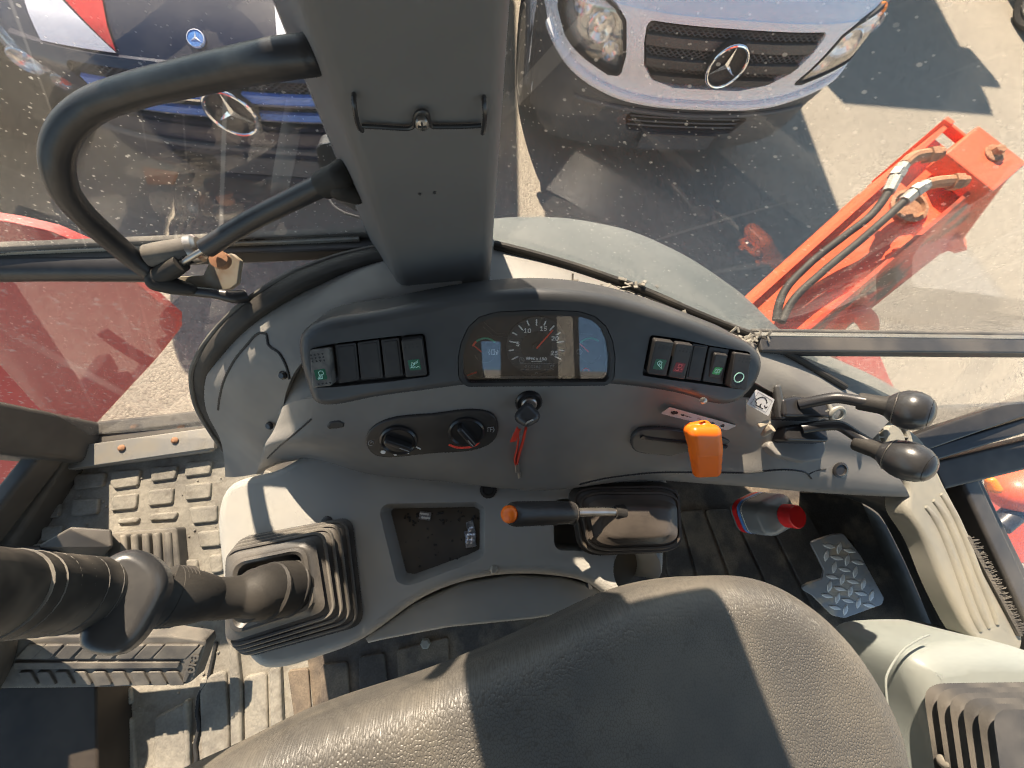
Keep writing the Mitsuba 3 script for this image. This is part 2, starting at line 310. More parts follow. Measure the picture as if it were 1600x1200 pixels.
# window glass with dust, splashes and wiped smears on it
def dirt(scale, amount, streak):
    def f(p, n, uv):
        a = p.x * 0.94 + p.y * 0.34; z = p.z
        sp = voronoi(a * 90, z * 90); specks = (1 - smoothstep(0.07, 0.13, sp[0])) * smoothstep(0.80, 0.86, sp[2])
        s2 = voronoi(a * 260 + 7, z * 260); fine = (1 - smoothstep(0.1, 0.2, s2[0])) * smoothstep(0.86, 0.9, s2[2])
        sm = smoothstep(0.56, 0.80, fbm((a + streak * z) * 42, (z - streak * a) * 3.5, 1, 3)) * smoothstep(0.35, 0.65, fbm(a * 4, z * 4, 2, 2))
        sc = a * 0.86 - z * 0.5; scr = smoothstep(0.80, 0.92, noise(sc * 150, (a * 0.5 + z * 0.86) * 5, 3)) * streak
        film = 0.016 + 0.05 * smoothstep(0.4, 0.8, fbm(a * 3, z * 3, 4, 3))
        return dr.clip(amount * (0.24 * specks + 0.2 * fine + 0.12 * sm + 0.16 * scr + film), 0, 0.9)
    return f
def glass(name, amount, streak, ior=1.5):
    scene[name] = {'type': 'blendbsdf', 'weight': proc(dirt(1, amount, streak)), 'clear': {'type': 'thindielectric', 'int_ior': ior},
                   'dust': {'type': 'principledthin', 'base_color': rgb(0.62, 0.60, 0.56), 'roughness': 0.9, 'diff_trans': 1.0, 'spec_trans': 0.0}}
glass('windscreen_glass', 0.65, 0.3, 1.45); glass('dirty_glass', 1.5, 0.8, 1.45); glass('door_glass', 0.5, 0.2, 1.25)
scene['clear_lens'] = {'type': 'thindielectric', 'int_ior': 1.55}
# ------------------------------------------------------------------ the yard
gx = np.array([[-60, -60], [60, -60], [60, 60], [-60, 60]], float)
scene['ground'] = mikit.ply((np.column_stack([gx, np.zeros(4)]), np.array([[0, 1, 2], [0, 2, 3]])), 'asphalt')
labels['ground'] = {'kind': 'structure', 'label': 'coarse beige asphalt of the sunlit yard'}
pr = random.Random(3)

def map_xz(poly, fn, depth, lift, V, size=0.06, back=True):
    """A panel on a curved front: outline in (x, z), its face at fn(x, z) - lift, 'depth' thick, V carries it into the yard."""
    p = poly if isinstance(poly, sg.Polygon) else sg.Polygon(poly)
    m = trimesh.creation.extrude_polygon(p if p.is_valid else p.buffer(0), depth, engine='earcut')
    v, f = trimesh.remesh.subdivide_to_size(m.vertices, m.faces, size, max_iter=9)
    y = np.array([fn(a, b) for a, b in v[:, :2]]) - lift + (depth - v[:, 2])
    m = trimesh.Trimesh(np.column_stack([v[:, 0], y, v[:, 1]]), f, process=False); m = fix(m)
    return xf(m, V)
def ring_tube(fn, x0, z0, R, r, V, lift, squash=1.0):
    a = np.linspace(0, 2 * np.pi, 41); p = np.array([[x0 + R * math.cos(t), 0, z0 + R * squash * math.sin(t)] for t in a]); p[:, 1] = [fn(q[0], q[2]) - lift for q in p]
    return xf(tube(p, r, 10, False), V)
def star(fn, x0, z0, R, V, lift):
    """Three-pointed star: raised ridges from the centre."""
    y = fn(x0, z0) - lift; out = []
    for k in range(3):
        a = math.radians(90 + 120 * k); ux, uz = math.cos(a), math.sin(a); w = 0.17 * R
        tip = [x0 + R * ux, y + 0.004, z0 + R * uz]; ctr = [x0, y - 0.010, z0]
        l = [x0 + w * math.cos(a + 1.047), y + 0.004, z0 + w * math.sin(a + 1.047)]; r = [x0 + w * math.cos(a - 1.047), y + 0.004, z0 + w * math.sin(a - 1.047)]
        b = [x0, y + 0.010, z0]
        out.append(trimesh.convex.convex_hull(np.array([tip, ctr, l, r, b])))
    return xf(cat(out), V)
def wheel(parent, x, y, V, side, R=0.34, w=0.22):
    A = V @ frame([x, y, R], [side, 0, 0], [0, 1, 0])
    k = add(parent, 'wheel', lathe([(R - .09, -w / 2), (R - 0.03, -w / 2), (R - .005, -w / 2 + .03), (R, -w / 2 + .06), (R, w / 2 - .06), (R - .005, w / 2 - .03), (R - .035, w / 2), (R - .10, w / 2 - .012), (R - .12, w / 2 - .05)], A, 40), 'tyre')
    rim = lathe([(0.03, w / 2 - .035), (.09, w / 2 - .03), (.13, w / 2 - .055), (R - .15, w / 2 - .06), (R - .125, w / 2 - .02), (R - .10, w / 2 - .005), (R - .095, w / 2 - .03)], A, 40)
    add(k, 'rim', rim, 'grille_grey')
    holes = [xf(lathe([(0.022, 0), (0.022, 0.004)], None, 12), A @ frame([0.155 * math.cos(t), 0.155 * math.sin(t), w / 2 - .058], [0, 0, 1])) for t in np.arange(10) * 2 * np.pi / 10]
    add(k, 'rim_hole', cat(holes), 'black_print', kind='stuff')
    nuts = [xf(lathe([(0.012, 0), (0.012, 0.018), (0.006, 0.022)], None, 6), A @ frame([0.062 * math.cos(t), 0.062 * math.sin(t), w / 2 - .034], [0, 0, 1])) for t in np.arange(6) * 2 * np.pi / 6]
    add(k, 'wheel_nut', cat(nuts), 'steel', kind='stuff')
    # a raised pale edge on the tyre wall
    add(k, 'tyre_edge', lathe([(R - .102, w / 2 - .004), (R - .098, w / 2 + .001), (R - .090, w / 2 + .001), (R - .086, w / 2 - .004)], A, 40), 'grille_grey')

# ---- silver van ahead, to the right of the window post
def sprinter():
    t = thing('silver_van', 'silver panel van parked nose-on right of the window post, star in its black mesh grille', 'van')
    V = np.eye(4); a = math.radians(2.2); V[:2, :2] = [[math.cos(a), -math.sin(a)], [math.sin(a), math.cos(a)]]; V[:3, 3] = [1.285, 2.12, 0]; V[:3, 0] *= 0.95
    prof = PchipInterpolator([0.20, 0.27, 0.36, 0.5, 0.62, 0.70, 0.78, 0.93, 1.06, 1.10, 1.16], [0.24, 0.19, 0.12, 0.075, 0.06, 0.035, 0.03, 0.0, 0.02, 0.035, 0.11])
    def fn(x, z):
        ax = abs(x); return float(prof(min(max(z, .2), 1.16))) + 0.13 * (ax / 0.85) ** 3 + (9.0 * max(0, ax - 0.80) ** 2)
    def body_top(x, y):  # hood height
        return 1.12 + 0.30 * max(0, y - 0.05) ** 0.8 - 0.06 * (abs(x) / 0.9) ** 4
    # hood and wings: a shell over the front
    xs = np.concatenate([np.linspace(-0.985, -0.8, 8), np.linspace(-0.76, 0.76, 23), np.linspace(0.8, 0.985, 8)])
    rows = []
    for s in np.linspace(0, 1, 14):
        rows.append([[x, fn(x, 1.08 + 0.05 * s) + 1.05 * s ** 1.3 * (1 - 0.15 * (abs(x) / 1.0) ** 2), 1.075 + 0.05 * min(1, s * 6) + 0.27 * s ** 0.9 - (0.05 + 0.10 * s) * (abs(x) / 0.98) ** 6] for x in xs])
    g = np.array(rows)
    def shell(g, th):
        nr, nc = g.shape[:2]; dx, dy = np.gradient(g, axis=1), np.gradient(g, axis=0); n = np.cross(dx, dy); n /= np.linalg.norm(n, axis=2, keepdims=True) + 1e-9
        b = g - n * th; f = grid_faces(nr, nc); N = nr * nc
        return trimesh.Trimesh(np.vstack([g.reshape(-1, 3), b.reshape(-1, 3)]), np.vstack([f, f[:, ::-1] + N]), process=False)
    add(t, 'bonnet', xf(shell(g, 0.01), V), 'silver_paint', True)
    # front mask: painted panel round grille and lamps, with openings
    grille = sg.Polygon([(-0.49, 1.055), (0.49, 1.055), (0.475, 0.98), (0.43, 0.88), (0.35, 0.81), (0.20, 0.775), (-0.20, 0.775), (-0.35, 0.81), (-0.43, 0.88), (-0.475, 0.98)])
    grille = rounded(grille, 0.02)
    def lamp(s): return rounded(sg.Polygon([(s * x, z) for x, z in [(0.535, 0.80), (0.60, 0.795), (0.74, 0.845), (0.86, 0.905), (0.905, 0.97), (0.90, 1.12), (0.80, 1.13), (0.66, 1.085), (0.60, 1.04), (0.555, 0.92)]]), 0.02)
    lamps = [lamp(-1), lamp(1)]
    mask = sg.Polygon([(-0.975, 1.09), (0.975, 1.09), (0.975, 0.96), (0.93, 0.86), (0.82, 0.80), (0.66, 0.745), (0.44, 0.70), (0.2, 0.685), (-0.2, 0.685), (-0.44, 0.70), (-0.66, 0.745), (-0.82, 0.80), (-0.93, 0.86), (-0.975, 0.96)])
    mk = mask.difference(grille.buffer(0.006)).difference(lamps[0].buffer(0.005)).difference(lamps[1].buffer(0.005))
    mk = max(mk.geoms, key=lambda q: q.area) if mk.geom_type != 'Polygon' else mk
    add(t, 'front_panel', map_xz(mk, fn, 0.05, 0.0, V, 0.05), 'silver_paint', 30)
    # lip under the grille
    lip = np.array([[x, fn(x, z) - 0.012, z] for x, z in [(-0.93, .875), (-0.8, 0.80), (-0.62, .735), (-0.42, .70), (-0.2, .687), (0, .685), (0.2, .687), (.42, .70), (.62, .735), (.8, .80), (.93, .875)]])
    add(t, 'trim_strip', xf(tube(lip, 0.022, 10), V), 'silver_paint')
    # bumper
    bump = sg.Polygon([(-0.975, 0.955), (-0.93, 0.855), (-0.82, 0.79), (-0.66, 0.735), (-0.44, 0.69), (-0.2, 0.675), (0.2, 0.675), (0.44, 0.69), (0.66, 0.735), (0.82, 0.79), (0.93, 0.855), (0.975, 0.955), (0.985, 0.5), (0.94, 0.33), (0.8, 0.245), (-0.8, 0.245), (-0.94, 0.33), (-0.985, 0.5)])
    intake = rounded(sg.Polygon([(-0.42, 0.60), (0.42, 0.60), (0.36, 0.475), (-0.36, 0.475)]), 0.03)
    bm = bump.difference(intake); add(t, 'bumper', map_xz(bm, fn, 0.06, 0.012, V, 0.06), 'bumper_plastic', 30)
    add(t, 'bumper_ledge', xf(tube(np.array([[x, fn(x, 0.615) - 0.025, 0.615 + 0.03 * abs(x)] for x in np.linspace(-0.75, 0.75, 15)]), 0.014, 8), V), 'bumper_plastic')
    add(t, 'air_intake', map_xz(intake.buffer(0.01), fn, 0.02, -0.035, V, 0.08), 'grille_black')
    for z in (0.505, 0.535, 0.565):
        add(t, 'intake_slat', xf(tube(np.array([[x, fn(x, z) + 0.01, z] for x in np.linspace(-0.37, 0.37, 9)]), 0.006, 6), V), 'bumper_plastic')
    pl = sg.box(-0.26, 0.375, 0.26, 0.485)
    k = add(t, 'plate_holder', map_xz(pl, lambda x, z: fn(0, 0.43) + 0.0 * x, 0.012, 0.05, V, 0.2), 'bumper_plastic')
    rim = pl.difference(pl.buffer(-0.006)); add(k, 'edge', map_xz(rim, lambda x, z: fn(0, 0.43), 0.004, 0.054, V, 0.2), 'grille_grey')
    for x in (-0.2, 0.2): add(k, 'screw', xf(lathe([(0.007, 0), (0.007, 0.004)], frame([x, fn(0, .43) - 0.05, 0.44], [0, -1, 0]), 10), V), 'steel')
    # grille: recess, mesh strips, bars
    gk = add(t, 'grille', map_xz(grille.buffer(0.012), fn, 0.02, -0.055, V, 0.08), 'grille_black')
    for z0, z1 in ((0.965, 1.012), (0.875, 0.925), (0.795, 0.838)):
        half = grille.intersection(sg.box(-0.6, z0, 0.6, z1)); add(gk, 'bar', map_xz(half.buffer(-0.004), fn, 0.03, 0.004 - 0.01 * (z0 > .9), V, 0.06), 'grille_grey', 30)
    bars = sg.MultiPolygon([sg.box(-.6, 0.965, .6, 1.012), sg.box(-.6, 0.875, .6, 0.925), sg.box(-.6, .795, .6, .838)])
    gaps = grille.buffer(-0.004).difference(bars); lines = []
    for s in np.arange(-1.4, 1.4, 0.034):
        for d in (1, -1): lines.append(sg.LineString([(s, 0.7), (s + d * 0.75, 1.15)]))
    ml = so.unary_union(lines).intersection(gaps); segs = [g for g in getattr(ml, 'geoms', [ml]) if g.length > 0.01]
    def stick(g):
        p = np.array([[x, fn(x, z) + 0.018, z] for x, z in g.coords]); return tube(p, 0.0032, 4, False)
    add(gk, 'mesh', xf(cat([stick(g) for g in segs]), V), 'grille_grey', False, kind='stuff')
    # emblem
    e = add(t, 'star_emblem', map_xz(sg.Point(0, 0.925).buffer(0.104), lambda x, z: fn(0, .925), 0.03, 0.012, V, 0.3), 'grille_black')
    add(e, 'ring', ring_tube(lambda x, z: fn(0, .925), 0, 0.925, 0.098, 0.009, V, 0.030), 'chrome')
    add(e, 'star', star(lambda x, z: fn(0, .925), 0, 0.925, 0.094, V, 0.026), 'chrome', False)
    # headlights
    for L, s in zip(lamps, (-1, 1)):
        h = add(t, 'headlight', map_xz(L.buffer(0.004), fn, 0.02, -0.06, V, 0.06), 'lamp_bowl')
        rimp = L.difference(L.buffer(-0.012)); add(h, 'frame', map_xz(rimp, fn, 0.06, 0.004, V, 0.04), 'grille_black')
        for (x, z, r) in ((0.70, 0.985, 0.072), (0.625, 0.90, 0.048), (0.80, 1.05, 0.055)):
            A = V @ frame([s * x, fn(x, z) + 0.055, z], [0, -1, 0.0]); add(h, 'reflector', lathe([(r, 0.0), (r, 0.03), (r * .92, 0.034), (r * .85, 0.02), (r * .5, 0.006), (r * .3, 0.012), (0.012, 0.022)], A, 28), 'lamp_reflector')
        A = V @ frame([s * 0.80, fn(.8, 1.1) + 0.03, 1.10], [0, -1, 0.3]); add(h, 'indicator_bulb', lathe([(0.03, 0), (0.03, 0.01), (0.015, 0.025)], A, 16), 'amber')
        add(h, 'lens', map_xz(L.buffer(-0.004), fn, 0.004, -0.004, V, 0.04), 'clear_lens')
    # cab and body: side outline carried across the width
    side = sg.Polygon([(0.45, 0.42), (0.45, 1.0), (1.05, 1.33), (1.95, 2.28), (2.15, 2.36), (2.6, 2.40), (5.9, 2.40), (5.95, 0.45)])
    arches = so.unary_union([sg.Point(0.93, 0.34).buffer(0.42), sg.Point(4.6, 0.34).buffer(0.42)])
    sd = side.difference(arches)
    m = trimesh.creation.extrude_polygon(sd, 1.90, engine='earcut'); m.apply_transform(np.array([[0, 0, 1, -0.95], [1, 0, 0, 0], [0, 1, 0, 0], [0, 0, 0, 1.0]]))
    add(t, 'body', xf(m, V), 'silver_paint', 20)
    for s in (-1, 1):
        wing = sg.Polygon([(0.52, 0.50), (0.50, 1.0), (0.6, 1.14), (1.1, 1.28), (1.5, 1.28), (1.5, 0.42), (1.36, 0.42)]).difference(sg.Point(0.93, 0.34).buffer(0.42))
        wm = trimesh.creation.extrude_polygon(wing, 0.03, engine='earcut'); wm.apply_transform(np.array([[0, 0, 1, s * 0.965 - 0.015], [1, 0, 0, 0], [0, 1, 0, 0], [0, 0, 0, 1.0]]))
        add(t, 'wing', xf(wm, V), 'silver_paint', 20)
        cl = np.array([[s * 0.975, 0.93 + 0.43 * math.cos(a), 0.34 + 0.43 * math.sin(a)] for a in np.linspace(0.25, math.pi - 0.2, 14)])
        add(t, 'arch_trim', xf(tube(cl, 0.03, 8), V), 'bumper_plastic')
        wheel(t, s * 0.86, 0.93, V, s); wheel(t, s * 0.86, 4.6, V, s)
        A = V @ frame([s * 1.13, 1.42, 1.52], [0, -1, 0.0]); mm = add(t, 'side_mirror', rbox(0.2, 0.36, 0.12, 0.04, A), 'bumper_plastic')
        add(mm, 'arm', xf(tube([[s * 0.94, 1.5, 1.42], [s * 1.05, 1.46, 1.42]], 0.025, 8), V), 'bumper_plastic')
    ws = np.array([[-0.80, 1.12, 1.40], [0.80, 1.12, 1.40], [0.70, 1.90, 2.22], [-0.70, 1.90, 2.22]]) + [0, -0.02, 0.022]
    add(t, 'windscreen', xf(fix(trimesh.convex.convex_hull(np.vstack([ws, ws + [0, 0.03, -0.03]]))), V), 'window_dark', False)
    return t
sprinter()

# ---- navy van ahead, to the left of the post
def navy():
    t = thing('navy_van', 'navy van with red and white hazard patches on its bonnet and a chrome star', 'van')
    V = np.eye(4); a = math.radians(-1.0); V[:2, :2] = [[math.cos(a), -math.sin(a)], [math.sin(a), math.cos(a)]]; V[:3, 3] = [-1.10, 1.68, 0]
    prof = PchipInterpolator([0.18, 0.26, 0.36, 0.46, 0.58, 0.66, 0.74, 0.82, 0.93, 0.985, 1.02, 1.06], [0.26, 0.20, 0.14, 0.12, 0.11, 0.12, 0.06, 0.03, 0.02, 0.06, 0.12, 0.24])
    def fn(x, z):
        ax = abs(x); return float(prof(min(max(z, .18), 1.06))) + 0.11 * (ax / 0.8) ** 3 + 6.0 * max(0, ax - 0.78) ** 2
    xs = np.concatenate([np.linspace(-0.95, -0.78, 8), np.linspace(-0.74, 0.74, 23), np.linspace(0.78, 0.95, 8)]); rows = []
    def hood(x, s): return [x, fn(x, 0.985) + 1.0 * s ** 1.15 * (1 - .1 * x * x), 0.975 + 0.02 * min(1, s * 8) + 0.26 * s ** 0.95 - (0.04 + 0.05 * s) * (abs(x) / 0.95) ** 6]
    for s in np.linspace(0, 1, 14): rows.append([hood(x, s) for x in xs])
    g = np.array(rows); nr, nc = g.shape[:2]; n = np.cross(np.gradient(g, axis=1), np.gradient(g, axis=0)); n /= np.linalg.norm(n, axis=2, keepdims=True) + 1e-9
    f = grid_faces(nr, nc); N = nr * nc
    add(t, 'bonnet', xf(trimesh.Trimesh(np.vstack([g.reshape(-1, 3), (g - n * .01).reshape(-1, 3)]), np.vstack([f, f[:, ::-1] + N]), process=False), V), 'navy_paint', True)
    def hood_patch(poly, lift=0.004, th=0.003):
        m = trimesh.creation.extrude_polygon(sg.Polygon(poly), th, engine='earcut'); v, ff = trimesh.remesh.subdivide_to_size(m.vertices, m.faces, 0.05, max_iter=9)
        w = np.array([np.array(hood(a, b)) + [0, -0.3 * (lift + c), lift + c] for a, b, c in v]); return xf(fix(trimesh.Trimesh(w, ff, process=False)), V)
    # hazard patches (bonnet x, bonnet fraction), mirrored left and right
    for white, red in (([(-0.62, 0.02), (-0.33, 0.025), (-0.735, 0.42)], [(-0.33, 0.03), (-0.365, 0.22), (-0.42, 0.48), (-0.72, 0.45), (-0.72, 0.425)]), ([(0.30, 0.03), (0.60, 0.02), (0.27, 0.40)], [(0.60, 0.03), (0.66, 0.5), (0.27, 0.5), (0.27, 0.42)])):
        add(t, 'hazard_patch', hood_patch(white), 'hazard_white', label='white part of the bonnet hazard patch'); add(t, 'hazard_patch', hood_patch(red), 'hazard_red', label='red part of the bonnet hazard patch')
    # round badge on the bonnet
    o = np.array(hood(-0.02, 0.115)); nb = np.array([0, -0.42, 0.9]); A = V @ frame(o + unit(nb) * 0.004, nb, [1, 0, 0])
    e = add(t, 'badge', lathe([(0.034, -0.002), (0.034, 0.003), (0.030, 0.005)], A, 32), 'emblem_blue')
    add(e, 'ring', lathe([(0.034, 0.003), (0.034, 0.006), (0.031, 0.007), (0.0305, 0.004)], A, 32), 'hazard_white')
    st = [trimesh.convex.convex_hull(np.array([[0.024 * math.cos(q), 0.024 * math.sin(q), 0.006], [0.005 * math.cos(q + 1.05), 0.005 * math.sin(q + 1.05), 0.006], [0.005 * math.cos(q - 1.05), 0.005 * math.sin(q - 1.05), 0.006], [0, 0, 0.009], [0, 0, .005]])) for q in np.radians([90, 210, 330])]
    add(e, 'star', xf(cat(st), A), 'hazard_white', False)
    # front: grille opening with chrome bars
    grille = rounded(sg.Polygon([(-0.56, 0.955), (0.56, 0.955), (0.50, 0.70), (-0.50, 0.70)]), 0.03)
    def lamp(s): return rounded(sg.Polygon([(s * x, z) for x, z in [(0.585, 0.80), (0.66, 0.74), (0.78, 0.745), (0.88, 0.80), (0.93, 0.90), (0.94, 1.03), (0.88, 1.05), (0.76, 0.985), (0.66, 0.90)]]), 0.015)
    lamps = [lamp(-1), lamp(1)]
    mask = sg.Polygon([(-0.95, 0.985), (0.95, 0.985), (0.95, 0.7), (0.6, 0.66), (-0.6, 0.66), (-0.95, 0.7)])
    mk = mask.difference(grille.buffer(.004)).difference(lamps[0].buffer(.004)).difference(lamps[1].buffer(.004)); mk = max(mk.geoms, key=lambda q: q.area) if mk.geom_type != 'Polygon' else mk
    add(t, 'front_panel', map_xz(mk, fn, 0.05, 0.0, V, 0.06), 'navy_paint', 30)
    gk = add(t, 'grille', map_xz(grille.buffer(.01), fn, 0.02, -0.05, V, .1), 'grille_black')
    for z, w in ((0.885, 0.53), (0.795, 0.51)):
        add(gk, 'bar', map_xz(sg.box(-w, z - 0.012, w, z + 0.024), fn, 0.02, 0.002, V, 0.06), 'blue_trim'); add(gk, 'bar', map_xz(sg.box(-w, z - 0.024, w, z - 0.013), fn, 0.02, 0.006, V, 0.06), 'chrome', label='chrome lower edge of the grille bar')
    lines = []
    for s in np.arange(-1.4, 1.4, 0.03):
        for d in (1, -1): lines.append(sg.LineString([(s, 0.6), (s + d * 0.7, 1.02)]))
    ml = so.unary_union(lines).intersection(grille.buffer(-0.005).difference(sg.Point(0.03, .84).buffer(.12)))
    add(gk, 'mesh', xf(cat([tube(np.array([[x, fn(x, z) + 0.03, z] for x, z in q.coords]), 0.003, 4, False) for q in getattr(ml, 'geoms', [ml]) if q.length > .012]), V), 'grille_grey', False, kind='stuff')
    c0 = 0.03
    e = add(t, 'star_emblem', map_xz(sg.Point(c0, 0.835).buffer(0.106), lambda x, z: fn(0, .835), 0.03, 0.018, V, .3), 'grille_black')
    add(e, 'ring', ring_tube(lambda x, z: fn(0, .835), c0, 0.835, 0.099, 0.009, V, 0.036), 'chrome'); add(e, 'star', star(lambda x, z: fn(0, .835), c0, 0.835, 0.095, V, 0.032), 'chrome', False)
    bump = sg.Polygon([(-0.95, 0.705), (-0.6, 0.655), (0.6, 0.655), (0.95, 0.705), (0.95, 0.4), (0.88, 0.26), (0.7, 0.2), (-0.7, 0.2), (-0.88, 0.26), (-0.95, 0.4)])
    low = rounded(sg.Polygon([(-0.5, 0.50), (0.5, 0.50), (0.45, 0.34), (-0.45, 0.34)]), .03)
    add(t, 'bumper', map_xz(bump.difference(low), fn, 0.06, 0.01, V, .06), 'navy_paint', 30); add(t, 'air_intake', map_xz(low.buffer(.01), fn, 0.02, -.04, V, .1), 'grille_black')
    add(t, 'bumper_ledge', xf(tube(np.array([[x, fn(x, 0.565) - 0.02, 0.565] for x in np.linspace(-0.8, 0.8, 15)]), 0.016, 8), V), 'bumper_plastic')
    k = add(t, 'plate_holder', map_xz(sg.box(-0.26, 0.40, 0.26, 0.51), lambda x, z: fn(0, .45), 0.012, 0.03, V, .2), 'bumper_plastic')
    for s in (-1, 1):
        L = lamps[0] if s < 0 else lamps[1]
        h = add(t, 'headlight', map_xz(L.buffer(.004), fn, 0.02, -0.05, V, .06), 'lamp_bowl')
        for (x, z, r) in ((0.80, 0.875, 0.055), (0.70, 0.82, 0.035)): add(h, 'reflector', lathe([(r, 0), (r, 0.03), (r * .9, 0.034), (r * .8, .02), (r * .4, .008), (.01, .02)], V @ frame([s * x, fn(x, z) + .045, z], [0, -1, 0]), 24), 'lamp_reflector')
        add(h, 'indicator_bulb', lathe([(0.016, 0), (.016, .01), (.008, .018)], V @ frame([s * 0.665, fn(.665, .825) + .02, .835], [0, -1, 0]), 14), 'needle_red')
        add(h, 'lens', map_xz(L.buffer(-.002), fn, .004, 0.001, V, .05), 'clear_lens')
        wheel(t, s * 0.82, 0.86, V, s); wheel(t, s * 0.82, 4.0, V, s)
        A = V @ frame([s * 1.07, 1.25, 1.25], [0, -1, 0]); mm = add(t, 'side_mirror', rbox(.2, .18, .1, .04, A), 'navy_paint')
    side = sg.Polygon([(0.4, 0.36), (0.4, 0.9), (1.05, 1.2), (1.75, 1.78), (2.1, 1.90), (4.7, 1.92), (4.8, 0.38)]).difference(so.unary_union([sg.Point(.86, .34).buffer(.41), sg.Point(4.0, .34).buffer(.41)]))
    m = trimesh.creation.extrude_polygon(side, 1.84, engine='earcut'); m.apply_transform(np.array([[0, 0, 1, -0.92], [1, 0, 0, 0], [0, 1, 0, 0], [0, 0, 0, 1.0]])); m.vertices[:, 0] *= 1 - .16 * np.clip(m.vertices[:, 2] - .9, 0, 1); add(t, 'body', xf(m, V), 'navy_paint', 20)
    ws = np.array([[-0.76, 1.15, 1.30], [0.76, 1.15, 1.30], [0.66, 1.68, 1.74], [-0.66, 1.68, 1.74]]) + [0, -.02, .02]
    add(t, 'windscreen', xf(fix(trimesh.convex.convex_hull(np.vstack([ws, ws + [0, .03, -.03]]))), V), 'window_dark', False)
navy()

def simple_vehicle(name, label, category, x0, x1, y0, y1, zr, paint, mirrors=0.0):
    """A parked vehicle seen only by a corner: body with roofline, wheels, mirrors."""
    t = thing(name, label, category); w = x1 - x0
    V = np.eye(4); V[:3, 3] = [(x0 + x1) / 2, y0, 0]; L = y1 - y0; b = zr
    side = sg.Polygon([(0.0, 0.42), (-0.03, 0.75), (0.05, 0.5 * b + 0.05), (0.5, 0.55 * b), (1.05, b - .12), (1.4, b), (L - 0.1, b), (L, 0.45)]).difference(so.unary_union([sg.Point(.85, .36).buffer(.44), sg.Point(L - 1, .36).buffer(.44)]))
    m = trimesh.creation.extrude_polygon(side, w, engine='earcut'); m.apply_transform(np.array([[0, 0, 1, -w / 2], [1, 0, 0, 0], [0, 1, 0, 0], [0, 0, 0, 1.0]])); add(t, 'body', xf(m, V), paint, 20)
    add(t, 'bumper', xf(rbox(w, .12, .3, .05), V @ frame([0, 0.0, .5], [0, 0, 1])), 'bumper_plastic')
    for s in (-1, 1):
        wheel(t, s * (w / 2 - 0.10), 0.85, V, s, 0.36); wheel(t, s * (w / 2 - .10), L - 1, V, s, 0.36)
        if mirrors:
            mm = add(t, 'side_mirror', rbox(.26, .42, .12, .05, V @ frame([s * (w / 2 + mirrors), 0.8, 0.66 * b], [0, -1, 0])), 'bumper_plastic')
            add(mm, 'arm', xf(tube([[s * (w / 2 - .02), .9, .62 * b], [s * (w / 2 + mirrors), .82, .62 * b]], .02, 8), V), 'bumper_plastic')
    return t
simple_vehicle('dark_car', 'dark vehicle at the far right edge, only its front wheel and flank in view', 'car', 5.55, 7.4, 3.72, 8.2, 1.6, 'navy_paint')
simple_vehicle('parked_truck', 'tall vehicle behind the silver van, its roof and mirror throwing a shadow', 'truck', 2.45, 3.95, 5.08, 10.5, 2.6, 'silver_paint', 0.32)
simple_vehicle('grey_car', 'vehicle parked left of the navy van, seen only by the shadow beside it', 'car', -4.4, -2.52, 1.6, 6.2, 1.9, 'silver_paint')

